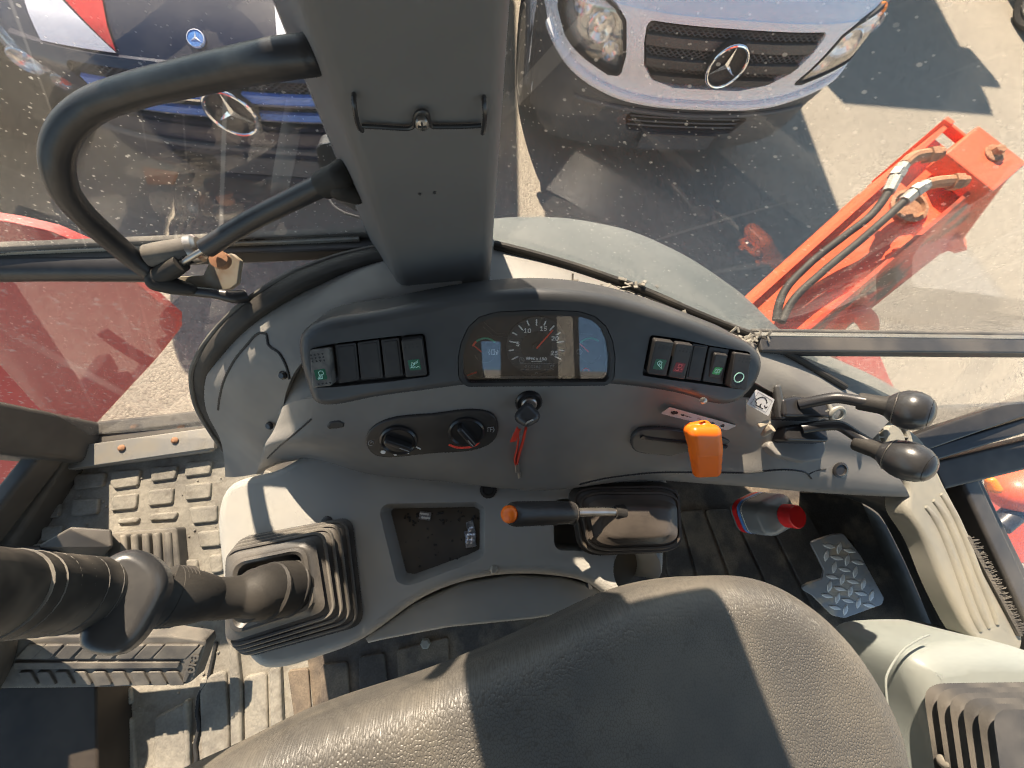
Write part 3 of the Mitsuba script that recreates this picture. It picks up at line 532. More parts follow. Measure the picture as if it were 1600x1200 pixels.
# ---- the machine's own red loader arm, outside on the right
def loader_arm():
    t = thing('loader_arm', 'bright red loader arm with two black hoses and a bolted pin block at its end', 'loader arm')
    A = P(1262, 483, 1.0); B = P(1512, 268, 0.88); x = unit(B - A); L = np.linalg.norm(B - A); side = unit(np.cross([0, 0, 1], x)); up = np.cross(x, side)
    M = np.eye(4); M[:3, 0], M[:3, 1], M[:3, 2], M[:3, 3] = x, side, up, A
    def prism(y0, y1, z0, z1, a=-0.15, b=None, taper=1.0):
        b = L if b is None else b; v = []
        for xx, k in ((a, 1.0), (b, taper)):
            v += [[xx, y0 * k, z0], [xx, y1 * k, z0], [xx, y1 * k, z1], [xx, y0 * k, z1]]
        return xf(trimesh.convex.convex_hull(np.array(v)), M)
    W, T = 0.135, 1.25
    # profile: left wall, top plate, right wall leaning outwards
    add(t, 'side_plate', [prism(W - 0.012, W, -0.26, 0.020, b=L + .07, taper=T)], 'loader_red', label='left wall of the arm, clean bright red')
    def lean(v0, v1, b=L):
        v = []
        for xx, k in ((-0.15, 1.0), (b, T)): v += [[xx, y * k, z] for y, z in (v0, v1)] + [[xx, y * k - 0.0, z - 0.012] for y, z in (v0, v1)] + [[xx, y * k + 0.012, z] for y, z in (v0, v1)]
        return xf(trimesh.convex.convex_hull(np.array(v)), M)
    add(t, 'side_plate', lean((-0.045, 0.022), (-0.175, -0.28), L + .07), 'loader_dirty', label='right wall of the arm, smeared with dirt')
    add(t, 'top_plate', prism(-0.05, W - 0.01, -0.012, 0.0, b=L - 0.2, taper=1.15), 'loader_red')
    add(t, 'inner_plate', prism(-.06, W - .01, -.045, -.03, a=L - .36, b=L + .065, taper=1.22), 'loader_red')
    add(t, 'bottom_plate', prism(-0.17, W, -0.29, -0.275, taper=T), 'loader_red')
    add(t, 'end_rim', [bar((M @ [L + .07, W * T, 0.03, 1])[:3], (M @ [L + .07, W * T - .01, -0.26, 1])[:3], 0.03, 0.02, x), bar((M @ [L + .07, -0.06 * T, 0.02, 1])[:3], (M @ [L + .07, -0.18 * T, -0.27, 1])[:3], 0.03, 0.02, x), bar((M @ [L + .068, W * T - .005, .012, 1])[:3], (M @ [L + .068, -.06 * T, .008, 1])[:3], .03, .012, x), bar((M @ [L + .07, W * T, -.27, 1])[:3], (M @ [L + .07, -0.18 * T, -0.28, 1])[:3], 0.03, .02, x)], 'loader_red')
    # pin block on top of the end
    Bk = M @ frame([L - 0.01, 0.005, 0.028], [0, 0, 1]); k = add(t, 'pin_block', rbox(0.165, 0.185, 0.07, 0.006, Bk), 'loader_red')
    bolt = add(k, 'bolt', [lathe([(0.030, 0), (0.030, 0.004), (0.024, 0.006)], shift(Bk, 0.03, -0.005, 0.0355), 24), lathe([(0.016, 0), (0.016, 0.018), (0.013, 0.020)], shift(Bk, 0.03, -0.005, 0.039), 6)], 'rust', label='rusty hexagon bolt with a washer')
    add(t, 'bore', lathe([(0.055, 0), (0.06, 0.012), (0.048, 0.014), (0.046, 0.003)], M @ frame([L - 0.26, 0.04, 0.0], [0, 0, 1]), 28), 'rust')
    # hoses with fittings
    for pts, yb in (([(1213, 500, .97), (1222, 462, .955), (1262, 415, .93), (1320, 368, .895), (1362, 335, .865), (1388, 300, .835)], 0), ([(1221, 503, .97), (1240, 468, .955), (1285, 425, .93), (1345, 375, .89), (1385, 340, .86), (1412, 315, .835)], 1)):
        h = add(t, 'hose', tube(PS(pts), 0.0115, 12), 'rubber')
        e = PS([pts[-1]])[0]; q = [(1388, 300, .835), (1402, 272, .82), (1412, 258, .81), (1432, 244, .80), (1470, 240, .79)] if yb == 0 else [(1412, 315, .835), (1432, 298, .82), (1448, 288, .81), (1470, 284, .80), (1508, 284, .79)]
        pp = PS(q); add(h, 'fitting', [tube(pp[:3], [0.017, 0.018, 0.017], 8, False), lathe([(0.021, -0.012), (0.021, .012)], frame(pp[1], pp[2] - pp[1]), 6)], 'zinc'); add(h, 'elbow', [tube(pp[2:], 0.017, 10), lathe([(0.024, -0.012), (0.024, .012)], frame(pp[-2] * .4 + pp[-1] * .6, pp[-1] - pp[-2]), 6)], 'rust')
    # bracket tab on the right flank
    add(t, 'tab', bar(P(1490, 366, 1.08), P(1500, 386, 1.12), 0.05, 0.035), 'loader_red')
    return t
loader_arm()
k = thing('red_frame_part', 'curved red steel piece low beside the loader arm, under the windscreen bar', 'machine part')
add(k, None, tube(PS([(1305, 520, 1.15), (1318, 497, 1.08), (1338, 489, 1.05), (1352, 497, 1.08), (1358, 525, 1.18)]), 0.014, 10, flat=2.2), 'loader_red')
k = thing('mudguard', 'faded maroon and grey mudguard corner below the right end of the windscreen bar', 'mudguard')
add(k, None, panel(PS([(1290, 540, 1.02), (1368, 540, 1.02), (1392, 590, 1.05), (1402, 612, 1.07), (1340, 600, 1.07)]), 0.03, .004), 'fender_red')
k = thing('fender_panel', 'large dusty maroon fender panel outside the left windows', 'fender')
FP = Plane(P(287, 507, 1.0), P(287, 507, 1.0) + unit([1, .11, 0]), P(287, 507, 1.0) + unit([0, .43, .9]))
add(k, None, panel(np.array([FP.hit(*q) for q in [(-160, 325), (0, 343), (110, 368), (210, 440), (287, 507), (245, 560), (150, 662), (60, 760), (-10, 880), (-200, 900), (-400, 700)]]), 0.03, .004), 'fender_red')
k = thing('amber_plate', 'orange plate on the ground line under the navy van', 'plate')
add(k, None, panel([Pz for Pz in PS([(222, 260, 2.0), (275, 268, 2.0), (270, 288, 2.05), (228, 287, 2.05)])], 0.02, .003), 'rust')

# ---- grey cowl of the machine in front of the right windscreen
k = thing('cowl', 'dusty grey-green cowl of the machine outside the right windscreen', 'bonnet')
cow = [PS([(760, 385, .44), (860, 400, .44), (960, 430, .44), (1060, 470, .44), (1150, 518, .44), (1230, 558, .45), (1330, 612, .47), (1420, 668, .52)]),
       PS([(760, 360, .47), (860, 366, .47), (960, 392, .47), (1060, 432, .47), (1150, 482, .47), (1235, 532, .475), (1340, 582, .50), (1440, 640, .56)]),
       PS([(765, 344, .51), (860, 342, .51), (960, 358, .51), (1060, 398, .51), (1150, 455, .51), (1240, 530, .52), (1360, 585, .55), (1450, 640, .60)]),
       PS([(765, 352, .62), (860, 350, .62), (960, 366, .62), (1060, 406, .62), (1145, 463, .62), (1230, 540, .63), (1350, 600, .66), (1440, 655, .70)])]
add(k, None, sheet(cow, 60, 24, 0.01), 'cowl_grey', 50)
# ================================================================== the cab
FL = 0.88   # floor depth below the camera
fl = level(FL)
def poly_at(pts, d): return np.array([P(u, v, d)[:2] for u, v in pts])
def lvl(d): M = np.eye(4); M[2, 3] = CAM_Z - d; return M
def slab_at(pts, d, h, bevel=0.0, r=0.0, **k): return slab(poly_at(pts, d), h, bevel, lvl(d), r, **k)

# ---- floor pan
k = thing('cab_floor', 'dark steel floor pan of the cab', 'floor'); labels[k] = {'kind': 'structure', 'label': 'dark floor pan of the cab under the mats'}
add(k, None, slab_at([(95, 705), (345, 672), (420, 700), (800, 700), (1300, 700), (1420, 760), (1520, 990), (1640, 1260), (1000, 1500), (200, 1500), (-120, 1080), (0, 880)], FL + .006, .03), 'brown_frame')

# ---- floor mat on the left
k = thing('floor_mat', 'dusty beige rubber floor mat with raised blocks left of the console', 'floor mat')
add(k, 'base', slab_at([(118, 735), (160, 722), (343, 697), (380, 735), (430, 735), (480, 1020), (500, 1190), (540, 1300), (0, 1330), (-60, 1040), (40, 860)], FL - .004, .008, .003, .006), 'mat_rubber')
for q in [[(113, 741), (164, 738), (160, 760), (115, 765)], [(172, 736), (219, 733), (214, 759), (177, 764), (171, 756)], [(234, 730), (277, 727), (272, 748), (235, 753)], [(289, 722), (330, 719), (327, 740), (287, 745)],
          [(111, 781), (154, 779), (151, 803), (109, 807)], [(174, 775), (214, 770), (211, 795), (171, 799)], [(232, 766), (270, 762), (268, 787), (230, 791)], [(288, 757), (329, 753), (327, 778), (288, 782)],
          [(184, 811), (217, 808), (214, 817), (181, 819)], [(234, 803), (277, 799), (272, 812), (231, 814)], [(293, 793), (338, 789), (338, 815), (300, 819)], [(306, 831), (342, 828), (344, 853), (312, 856)],
          [(284, 876), (306, 874), (311, 900), (292, 904)], [(324, 868), (345, 866), (348, 893), (330, 897)], [(74, 788), (94, 787), (90, 808), (72, 810)], [(75, 757), (100, 753), (98, 767), (74, 771)], [(64, 824), (97, 821), (92, 843), (62, 846)], [(50, 850), (80, 850), (70, 874), (44, 876)]]:
    add(k, 'block', slab_at(q, FL - .0105, .0095, .0035, .004, step=.004), 'mat_rubber')
for q in [[(166, 1078), (203, 1074), (206, 1100), (172, 1118), (168, 1112)], [(240, 1122), (288, 1098), (291, 1150), (290, 1230), (238, 1230)], [(310, 1062), (352, 1047), (357, 1120), (358, 1230), (316, 1230)], [(166, 1150), (205, 1118), (214, 1230), (170, 1230)], [(380, 1058), (416, 1050), (420, 1230), (382, 1230)]]:
    add(k, 'block', slab_at(q, FL - .010, .010, .004, .006, step=.006), 'mat_rubber')
for q in [[(357, 990), (366, 985), (376, 1080), (377, 1240), (360, 1240)], [(420, 1045), (437, 1040), (441, 1144), (441, 1240), (425, 1240)], [(284, 1098), (293, 1092), (296, 1240), (288, 1240)]]:
    add(k, 'rib', slab_at(q, FL - .016, .014, .004, .004, step=.006), 'mat_rubber', label='worn pale rib running across the mat')
add(k, 'torn_seam', tube(PS([(338, 1003, FL - .005), (331, 1035, FL - .007), (325, 1062, FL - .007), (311, 1088, FL - .007), (308, 1110, FL - .007), (311, 1135, FL - .008), (305, 1162, FL - .008), (306, 1190, FL - .008), (296, 1230, FL - .008)]), 0.0032, 8), 'black_print', label='ragged dark tear between two mats')
rr = random.Random(11)
crumbs = [xf(trimesh.creation.icosphere(subdivisions=0, radius=rr.uniform(.0012, .003)), frame(P(rr.uniform(120, 345), rr.uniform(712, 1180), FL - .005), [0, 0, 1])) for _ in range(90)]
add(k, 'crumb', cat(crumbs), 'mat_rubber', False, kind='stuff')

# ---- sill plate at the front edge of the mat
k = thing('sill_plate', 'scuffed aluminium sill strip with rusty screws along the front edge of the floor mat', 'sill plate')
sp = bar(P(112, 716, FL - .03), P(338, 684, FL - .03), .045, .012, r=.002); add(k, 'strip', sp, 'sill_metal')
add(k, 'lip', bar(P(112, 728, FL - .022), P(334, 699, FL - .022), .018, .018, r=.006), 'sill_metal')
for q in [(190, 700), (273, 688)]: add(k, 'screw', lathe([(.0065, 0), (.0065, .0015), (.0045, .0035), (.002, .004)], frame(P(*q, FL - .038), [0, 0, 1]), 14), 'rust', label='rusty screw head')

# ---- dark mat under the seat and in the right footwell
k = thing('footwell_mat', 'dark ribbed rubber mat in the right footwell and under the seat', 'floor mat')
add(k, 'base', slab_at([(455, 1030), (700, 960), (900, 800), (1040, 740), (1330, 745), (1420, 960), (1300, 1200), (600, 1250), (485, 1180)], FL - .003, .008), 'dark_mat')
for q in [[(449, 1048), (481, 1044), (487, 1125), (489, 1200), (470, 1200)], [(500, 1039), (542, 1034), (547, 1095), (549, 1200), (505, 1200)], [(561, 1027), (600, 1020), (606, 1075), (610, 1200), (562, 1200)], [(620, 1016), (700, 995), (705, 1200), (628, 1200)],
          [(1040, 801), (1058, 799), (1082, 888), (1100, 960), (1062, 960), (1042, 885)], [(1062, 799), (1098, 797), (1130, 884), (1150, 960), (1106, 960), (1087, 886)], [(1102, 797), (1138, 795), (1185, 892), (1210, 960), (1160, 960), (1136, 884)], [(1143, 795), (1200, 820), (1250, 920), (1265, 960), (1218, 960), (1190, 892)], [(1206, 822), (1262, 800), (1300, 870), (1330, 960), (1276, 960), (1256, 920)]]:
    add(k, 'rib', slab_at(q, FL - .009, .007, .002, .003, step=.006), 'dark_mat')
for q in [(665, 1005), (832, 984)]: add(k, 'screw', lathe([(.010, 0), (.010, .003), (.007, .007)], frame(P(*q, FL - .008), [0, 0, 1]), 6), 'zinc')

# ---- joystick and tray console
CT = 0.592
k = thing('centre_console', 'light grey moulded floor console with an open tray and cup hole before the seat', 'console')
out = [(336, 800), (350, 762), (430, 733), (470, 712), (540, 700), (640, 700), (700, 702), (765, 706), (880, 708), (1000, 712), (1040, 740), (1041, 860), (1038, 900), (1010, 930), (960, 938), (930, 918), (880, 903), (800, 899), (720, 912), (645, 945), (590, 985), (545, 1012), (490, 1032), (440, 1047), (402, 1046), (376, 1015), (352, 955), (338, 860)]
cs = slab(spline(poly_at(out, CT), 150, True), .20, .014, lvl(CT), steps=5, step=.007)
tray = rounded(poly_at([(584, 783), (745, 780), (762, 790), (762, 872), (735, 885), (640, 920), (616, 915)], CT), .016)
def cutter(p, depth, M=lvl(CT), flare=.006):
    return slab(p.buffer(flare), depth + .02, 0, shift(M, 0, 0, .02), 0, foot=-flare)
cs = boolean(cs, slab(tray, .065, 0, shift(lvl(CT), 0, 0, .02), 0, foot=-.012))
cup = sg.Point(*P(997, 893, CT)[:2]).buffer(.0375, quad_segs=16); cs = boolean(cs, slab(cup, .11, 0, shift(lvl(CT), 0, 0, .02), 0, foot=-.004))
opn = rounded(poly_at([(864, 780), (935, 778), (935, 862), (866, 860)], CT), .012); cs = boolean(cs, slab(opn, .13, 0, shift(lvl(CT), 0, 0, .02), 0))
add(k, 'top_shell', cs, 'console_plastic', 25)
tf = tray.buffer(-.010); add(k, 'tray_floor', slab(tf, .004, .001, shift(lvl(CT), 0, 0, -.0405)), 'tray_plastic', label='grimy tray floor')
add(k, 'cup_floor', slab(cup.buffer(-.003), .004, .001, shift(lvl(CT), 0, 0, -.085)), 'tray_plastic')
arch = [(548, 1012), (590, 985), (645, 945), (720, 912), (800, 899), (880, 903), (930, 918), (962, 938), (900, 957), (830, 968), (700, 981), (600, 1000)]
add(k, 'recessed_front', slab(poly_at(arch, CT + .035), .15, .004, lvl(CT + .035), .004, foot=0), 'console_plastic')
add(k, 'hole_rim', lathe([(.0125, 0), (.0125, .002), (.0085, .003), (.0075, .001)], frame(P(763, 765, CT), [0, 0, 1]), 20), 'black_plastic')
add(k, 'hole', lathe([(.007, 0), (.007, .0018)], frame(P(763, 765, CT), [0, 0, 1]), 16), 'black_print')
add(k, 'screw', lathe([(.0065, 0), (.0065, .002), (.004, .0045)], frame(P(772, 890, CT), [0, 0, 1]), 6), 'zinc')
add(k, 'vent_slot', slab_at([(912, 913), (920, 912), (930, 920), (921, 921)], CT - .0008, .002, 0, .002, step=.002), 'black_print')
add(k, 'plug', lathe([(.0075, -.002), (.0075, .0015), (.005, .003)], frame(P(511, 815, CT), [0, 0, 1]), 16), 'black_plastic')
# scraps lying in the tray
TF = CT + .0395
k = thing('blister_scrap', 'small crumpled blue-silver foil blister strip standing out in the tray', 'foil scrap')
add(k, 'strip', [rbox(.016, .024, .002, .0009, frame(P(735, 842, TF - .004), [.2, .1, 1], [1, .1, 0])), rbox(.011, .024, .002, .0009, frame(P(736, 826, TF - .007), [.3, -.35, 1], [1, .25, 0]))], 'foil')
add(k, 'pocket', [lathe([(.005, 0), (.0045, .003), (.002, .004)], frame(P(u, v, TF - .006), [0, 0, 1]), 12) for u, v in ((732, 846), (738, 846), (733, 838), (739, 838), (736, 827))], 'foil', kind='stuff')
k = thing('blister_scrap', 'pale pill strip lying near the upper left corner of the tray', 'foil scrap')
add(k, 'strip', rbox(.018, .012, .002, .0009, frame(P(664, 806, TF - .002), [0, 0, 1], [1, -.15, 0])), 'grey_print'); add(k, 'pocket', [rbox(.014, .003, .002, .0009, frame(P(u, v, TF - .004), [0, 0, 1], [1, -.15, 0])) for u, v in ((663, 803), (665, 809))], 'white_print')
k = thing('tray_grit', 'dark grit and crumbs scattered along the tray floor', 'grit', kind='stuff')
add(k, None, cat([xf(trimesh.creation.icosphere(subdivisions=0, radius=rr.uniform(.0006, .002)), frame(P(rr.uniform(630, 750), rr.gauss(808, 5) if i < 40 else rr.uniform(800, 885), TF - .002), [0, 0, 1])) for i in range(70)]), 'black_plastic', False)

# ---- bellows
def rr_poly(c, r=.12, n=10):
    """Rounded quadrilateral through four 3-D corners: closed ring of points."""
    c = np.asarray(c, float); out = []
    for i in range(4):
        p, a, b = c[i], c[i - 1], c[(i + 1) % 4]
        for t in np.linspace(0, 1, n):
            out.append((1 - t) ** 2 * (p + (a - p) * r) + 2 * t * (1 - t) * p + t * t * (p + (b - p) * r))
    return np.array(out)
def loft(rings, cap0=True, cap1=True):
    g = np.array(rings); nr, n = g.shape[:2]; v = g.reshape(-1, 3); f = [grid_faces(nr, n, True)]; j = np.arange(n); jn = (j + 1) % n; N = len(v); ex = []
    if cap0: f.append(np.stack([jn, j, j * 0 + N + len(ex)], 1)); ex.append(g[0].mean(0))
    if cap1: L = (nr - 1) * n; f.append(np.stack([L + j, L + jn, j * 0 + N + len(ex)], 1)); ex.append(g[-1].mean(0))
    m = trimesh.Trimesh(np.vstack([v] + [e[None] for e in ex]), np.vstack(f), process=False); trimesh.repair.fix_normals(m); return m
def bellows(base, top, folds, depth=.010, r=.14, lip=True):
    b, t = rr_poly(base, r), rr_poly(top, r); rings = []
    steps = folds * 6
    for i in range(steps + 1):
        s = i / steps; c = b * (1 - s) + t * s; ctr = c.mean(0); w = 2 * abs(2 * ((folds * s) % 1) - 1) ** 1.6 - 1
        dirn = c - ctr; dirn[:, 2] = 0; dirn /= np.linalg.norm(dirn, axis=1, keepdims=True) + 1e-9
        rings.append(c + dirn * depth * .5 * w)
    return rings

# ---- joystick on the console
k = thing('joystick', 'thick black control lever with taped grip leaning left out of a square rubber bellows', 'joystick')
base = PS([(380, 846, CT - .004), (543, 816, CT - .004), (560, 970, CT - .004), (386, 1018, CT - .004)]); top = PS([(362, 874, .535), (483, 849, .535), (499, 949, .535), (362, 993, .535)])
rg = bellows(base, top, 5, .017, .12)
def crests(base, top, folds, depth, r, w=.0022):
    b, t = rr_poly(base, r), rr_poly(top, r); out = []
    for f_ in range(1, folds):
        s = f_ / folds; q = b * (1 - s) + t * s; dn_ = q - q.mean(0); dn_[:, 2] = 0; dn_ /= np.linalg.norm(dn_, axis=1, keepdims=True) + 1e-9
        q = q + dn_ * (depth * .5 + .0005) + [0, 0, .0004]; out.append(tube(np.vstack([q, q[:2]]), w, 6, False))
    return out
for m_ in crests(base, top, 5, .017, .12): add(k, 'bellows_fold', m_, 'fold_edge')
t_ = rr_poly(top, .2); ctr = t_.mean(0)
rg += [ctr + (t_ - ctr) * s + [0, 0, z] for s, z in ((1.0, .004), (.96, .0075), (.88, .0085), (.80, .006), (.76, -.004), (.72, -.02), (.5, -.03))]
add(k, 'bellows', loft(rg, True, True), 'bellows_rubber', 40)
jp = PS([(470, 918, .552), (440, 920, .525), (405, 926, .50), (370, 932, .485), (300, 935, .45), (245, 933, .425)])
add(k, 'shaft_cover', tube(jp, [.029, .030, .028, .0205, .0195, .0200], 24), 'rubber')
for s, (u, v, d, r) in enumerate([(452, 919, .535, .0315), (420, 924, .508, .0305), (392, 929, .494, .0265)]):
    a = P(u, v, d); b_ = P(u - 14, v + 1, d - .011); add(k, 'cover_ring', lathe([(r - .004, -.004), (r, -.001), (r, .001), (r - .004, .004)], frame(a, b_ - a), 28), 'rubber')
gp = PS([(325, 934, .462), (265, 931, .433), (255, 930, .430)])
add(k, 'collar', tube(gp, [.0200, .0258, .0262], 24), 'rubber')
for i in range(5): a = P(262 - 6 * i + 20, 931, .4335 - .003 * i + .009); add(k, 'collar_ring', lathe([(.0235, -.0014), (.0266, 0), (.0235, .0014)], frame(a, jp[-1] - jp[-2]), 24), 'rubber')
gr = PS([(230, 930, .416), (170, 928, .385), (100, 928, .352), (20, 929, .315), (-90, 931, .268), (-200, 933, .225)])
for i in range(7):
    p0, p1 = P(168 - 29 * i, 928.5, .384 - .0137 * i), P(140 - 29 * i, 928.5, .371 - .0137 * i)
    add(k, 'tape_edge', lathe([(.0262, -.0006), (.0272, 0), (.0262, .0006)], frame(p0, unit(p1 - p0) + [0, -.04, 0]), 30), 'dusty_rubber')
add(k, 'grip', tube(gr, [.0245, .0265, .0270, .0270, .0272, .0272], 28), 'taped_rubber', label='grip wound in overlapping black tape')
# hand guard: a rounded leaf-shaped shield across the shaft
o = P(200, 938, .395); ax = unit(unit(C - o) * 1.2 + unit(P(170, 928, .385) - P(245, 933, .425)) * .8)
G = frame(o, ax, unit(np.cross(ax, [0, 0, 1.0])))
if (G[:3, 0] @ np.array([0, 1.0, 0])) < 0: G[:3, 0] *= -1; G[:3, 1] *= -1
o = o + ax * .030; GP = Plane(o, o + G[:3, 0], o + G[:3, 1]); Mg_ = GP.frame((200, 936), (200, 900))
gq = spline(GP.local(Mg_, [(150, 880), (176, 862), (200, 856), (232, 866), (254, 890), (257, 915), (240, 955), (208, 1003), (180, 1024), (150, 1026), (116, 1010), (128, 960), (140, 920)]), 90, True)
add(k, 'hand_guard', slab(gq, .022, .010, Mg_, steps=7, step=.0035), 'knob_black', 50)

# ---- small linkage and treadle behind the joystick
k = thing('treadle', 'small ribbed rubber treadle on the mat behind the joystick', 'pedal')
add(k, 'base', slab_at([(165, 832), (275, 824), (282, 905), (170, 912)], FL - .03, .03, .004, .005), 'dusty_rubber')
for i in range(5):
    u = 184 + 17.5 * i; add(k, 'rib', slab_at([(u, 836 - i), (u + 11, 835 - i), (u + 15, 903), (u + 3, 905)], FL - .048 + .003 * i, .024, .005, .003, step=.004), 'dusty_rubber')
k = thing('linkage_bracket', 'grey-brown wedge bracket with a round rod coming in from the left', 'linkage')
hb = [P(u, v, d) for u, v, d in [(68, 852, .79), (112, 827, .78), (170, 831, .80), (172, 852, .80), (150, 878, .86), (92, 884, .86), (70, 872, .85), (168, 836, .86), (112, 830, .86)]]
add(k, 'block', to_tri(to_man(hull([(p, .004) for p in hb], 1))), 'brown_frame', 25)
add(k, 'rod', tube(PS([(-120, 868, .70), (20, 866, .775), (92, 863, .81)]), .0125, 16), 'tube_paint')

# ---- big ribbed pedal
PD = Plane(P(30, 1000, .735), P(320, 1002, .76), P(20, 1075, .765))
k = thing('ribbed_pedal', 'wide grey rubber pedal with slanted tread bars and raised lettering at its right end', 'pedal')
Mp = PD.frame((30, 1035), (300, 1030))
def zp(pts): return [(x * .2667, 880 + y * .2667) for x, y in pts]
add(k, 'pad', slab(PD.local(Mp, zp([(75, 455), (300, 430), (1000, 428), (1215, 458), (1135, 690), (1090, 712), (600, 730), (0, 738), (-80, 738), (0, 560)])), .02, .003, Mp, .004, foot=.004), 'dusty_rubber')
def pbar(pts, h=.004): add(k, 'tread_bar', slab(PD.local(Mp, zp(pts)), h, .0012, shift(Mp, 0, 0, h - .0004), .001, step=.003), 'dusty_rubber')
for x in (105, 205, 325, 445, 565, 685, 795, 905, 1000): pbar([(x + 70, 472), (x + 175, 472), (x + 95, 552), (x - 5, 552)])
pbar([(95, 572), (1062, 572), (1050, 606), (88, 612)])
for x in (60, 165, 270, 375, 490, 600, 715, 815, 915): pbar([(x + 60, 628), (x + 130, 626), (x + 175, 704), (x + 90, 708)])
pbar([(1075, 560), (1180, 478), (1196, 480), (1095, 690), (1072, 690), (1100, 600)], .003)
add(k, 'lettering', text('ora', .016, shift(Mp @ np.eye(4), *PD.local(Mp, zp([(1135, 580)]))[0], .0035, rot=78), bold=True), 'dusty_rubber')
add(k, 'arm', tube(PS([(150, 1040, .78), (140, 1045, .84), (130, 1050, .87)]), .014, 12), 'frame_paint')
k = thing('pedal_box', 'dark brown box section standing on the floor under the ribbed pedal', 'box')
add(k, None, slab_at([(-120, 1070), (150, 1068), (152, 1180), (150, 1300), (-120, 1330)], FL - .07, .08, .004, .004), 'dark_brown')
k = thing('black_boot', 'dark rounded rubber boot at the left edge beside the ribbed pedal', 'boot')
add(k, None, hull([(P(-30, 1000, .68), .03), (P(-10, 985, .66), .022), (P(-60, 1060, .75), .05)], 3), 'rubber')

# ---- cab frame, left
def strut(key, pts, w, h, mat, part=None, up=(0, 0, 1)): return add(key, part, [bar(P(*a), P(*b), w, h, up) for a, b in zip(pts, pts[1:])], mat)
k = thing('left_door_frame', 'brown-black door frame meeting in the lower left corner of the cab', 'door frame')
cb = P(118, 692, .86); ct = np.array([cb[0] * 1.04, cb[1] * 1.02, CAM_Z + .45])
add(k, 'post', bar(cb - [0, 0, .06], ct, .085, .085, (0, 1, 0), .012), 'brown_frame')
add(k, 'front_sill', [bar(P(90, 694, .872), P(350, 662, .872), .05, .025, r=.006), bar(P(95, 678, .868), P(345, 650, .868), .03, .03, r=.006)], 'brown_frame')
add(k, 'side_sill', [bar(P(112, 700, .86), P(-20, 905, .86), .06, .06, r=.01), bar(P(90, 690, .80), P(-80, 905, .80), .03, .05, r=.008)], 'brown_frame')
# ---- lower left window
gy = [P(0, 425, .46), P(345, 412, .45), P(330, 665, .83), P(105, 682, .83), P(-60, 640, .70)]
k = thing('lower_left_window', 'dusty fixed pane below the handle bar, left of the dashboard', 'window')
add(k, None, panel(np.array([P(-140, 410, .47), P(230, 400, .455), P(600, 392, .45), P(330, 664, .825), P(100, 684, .84)]), .0008), 'door_glass', False)
# ---- upper left front window
BL, BR = P(-160, 404, .43), P(598, 368, .43)
def upright(a, b, z0, z1, th=.0008):
    q = np.array([[a[0], a[1], z0], [b[0], b[1], z0], [b[0], b[1], z1], [a[0], a[1], z1]]); return trimesh.Trimesh(q, [[0, 1, 2], [0, 2, 3]], process=False)
k = thing('left_front_window', 'scratched opening front window left of the post', 'window')
add(k, 'pane', upright(BL, P(640, 366, .43), CAM_Z - .43, CAM_Z + .5), 'dirty_glass', False)
add(k, 'lower_rail', bar(P(-160, 408, .445), P(600, 380, .445), .03, .022, (0, 0, 1), .003), 'frame_paint')
add(k, 'seal', bar(P(-160, 394, .428), P(596, 362, .428), .010, .012, r=.003), 'dusty_rubber')
add(k, 'trim_strip', bar(P(-160, 398, .431), P(562, 371, .431), .009, .006, r=.001), 'zinc', label='bright aluminium strip along the rail')
# hinge bar
k = thing('hinge_bar', 'thick black round bar under the left window rail', 'bar')
add(k, None, tube(PS([(-180, 424, .45), (100, 418, .45), (244, 420, .45)]), .0165, 24), 'tube_paint')
# ---- grab handle
k = thing('grab_handle', 'black bent tube grab handle running from the window post round to the hinge bracket', 'grab handle')
add(k, 'tube', tube(PS([(520, 76, .20), (486, 86, .179), (440, 92, .182), (360, 107, .198), (280, 125, .215), (210, 142, .232), (150, 163, .247), (112, 192, .26), (92, 228, .275), (90, 262, .29), (105, 305, .315), (140, 345, .345), (185, 385, .38), (245, 432, .42)]), [.0112] + [.0108] * 12 + [.0105], 24, seg=110), 'tube_paint')
# ---- hinge bracket
k = thing('hinge_bracket', 'dusty beige steel bracket where the grab handle meets the window rail', 'bracket')
add(k, 'plate', panel(PS([(335, 398, .415), (361, 396, .412), (374, 407, .415), (371, 443, .43), (361, 452, .435), (330, 455, .435), (300, 458, .435), (279, 447, .433), (282, 432, .43), (318, 430, .427), (326, 412, .42)]), .006, .001), 'beige_metal')
add(k, 'barrel', tube(PS([(232, 400, .40), (262, 396, .40), (300, 390, .40)]), [.012, .0135, .0135], 20), 'dusty_rubber'); add(k, 'cap', lathe([(.0155, -.004), (.0155, .003), (.012, .006)], frame(P(305, 389, .40), P(320, 386, .40) - P(300, 390, .40)), 20), 'steel')
add(k, 'stud', lathe([(.010, 0), (.010, .008), (.004, .009)], frame(P(348, 408, .408), [0, -.3, 1]), 16), 'rust')
add(k, 'arm', tube(PS([(280, 452, .43), (330, 458, .43), (365, 464, .435), (385, 462, .44)]), [.007, .006, .0075, .008], 12), 'tube_paint')
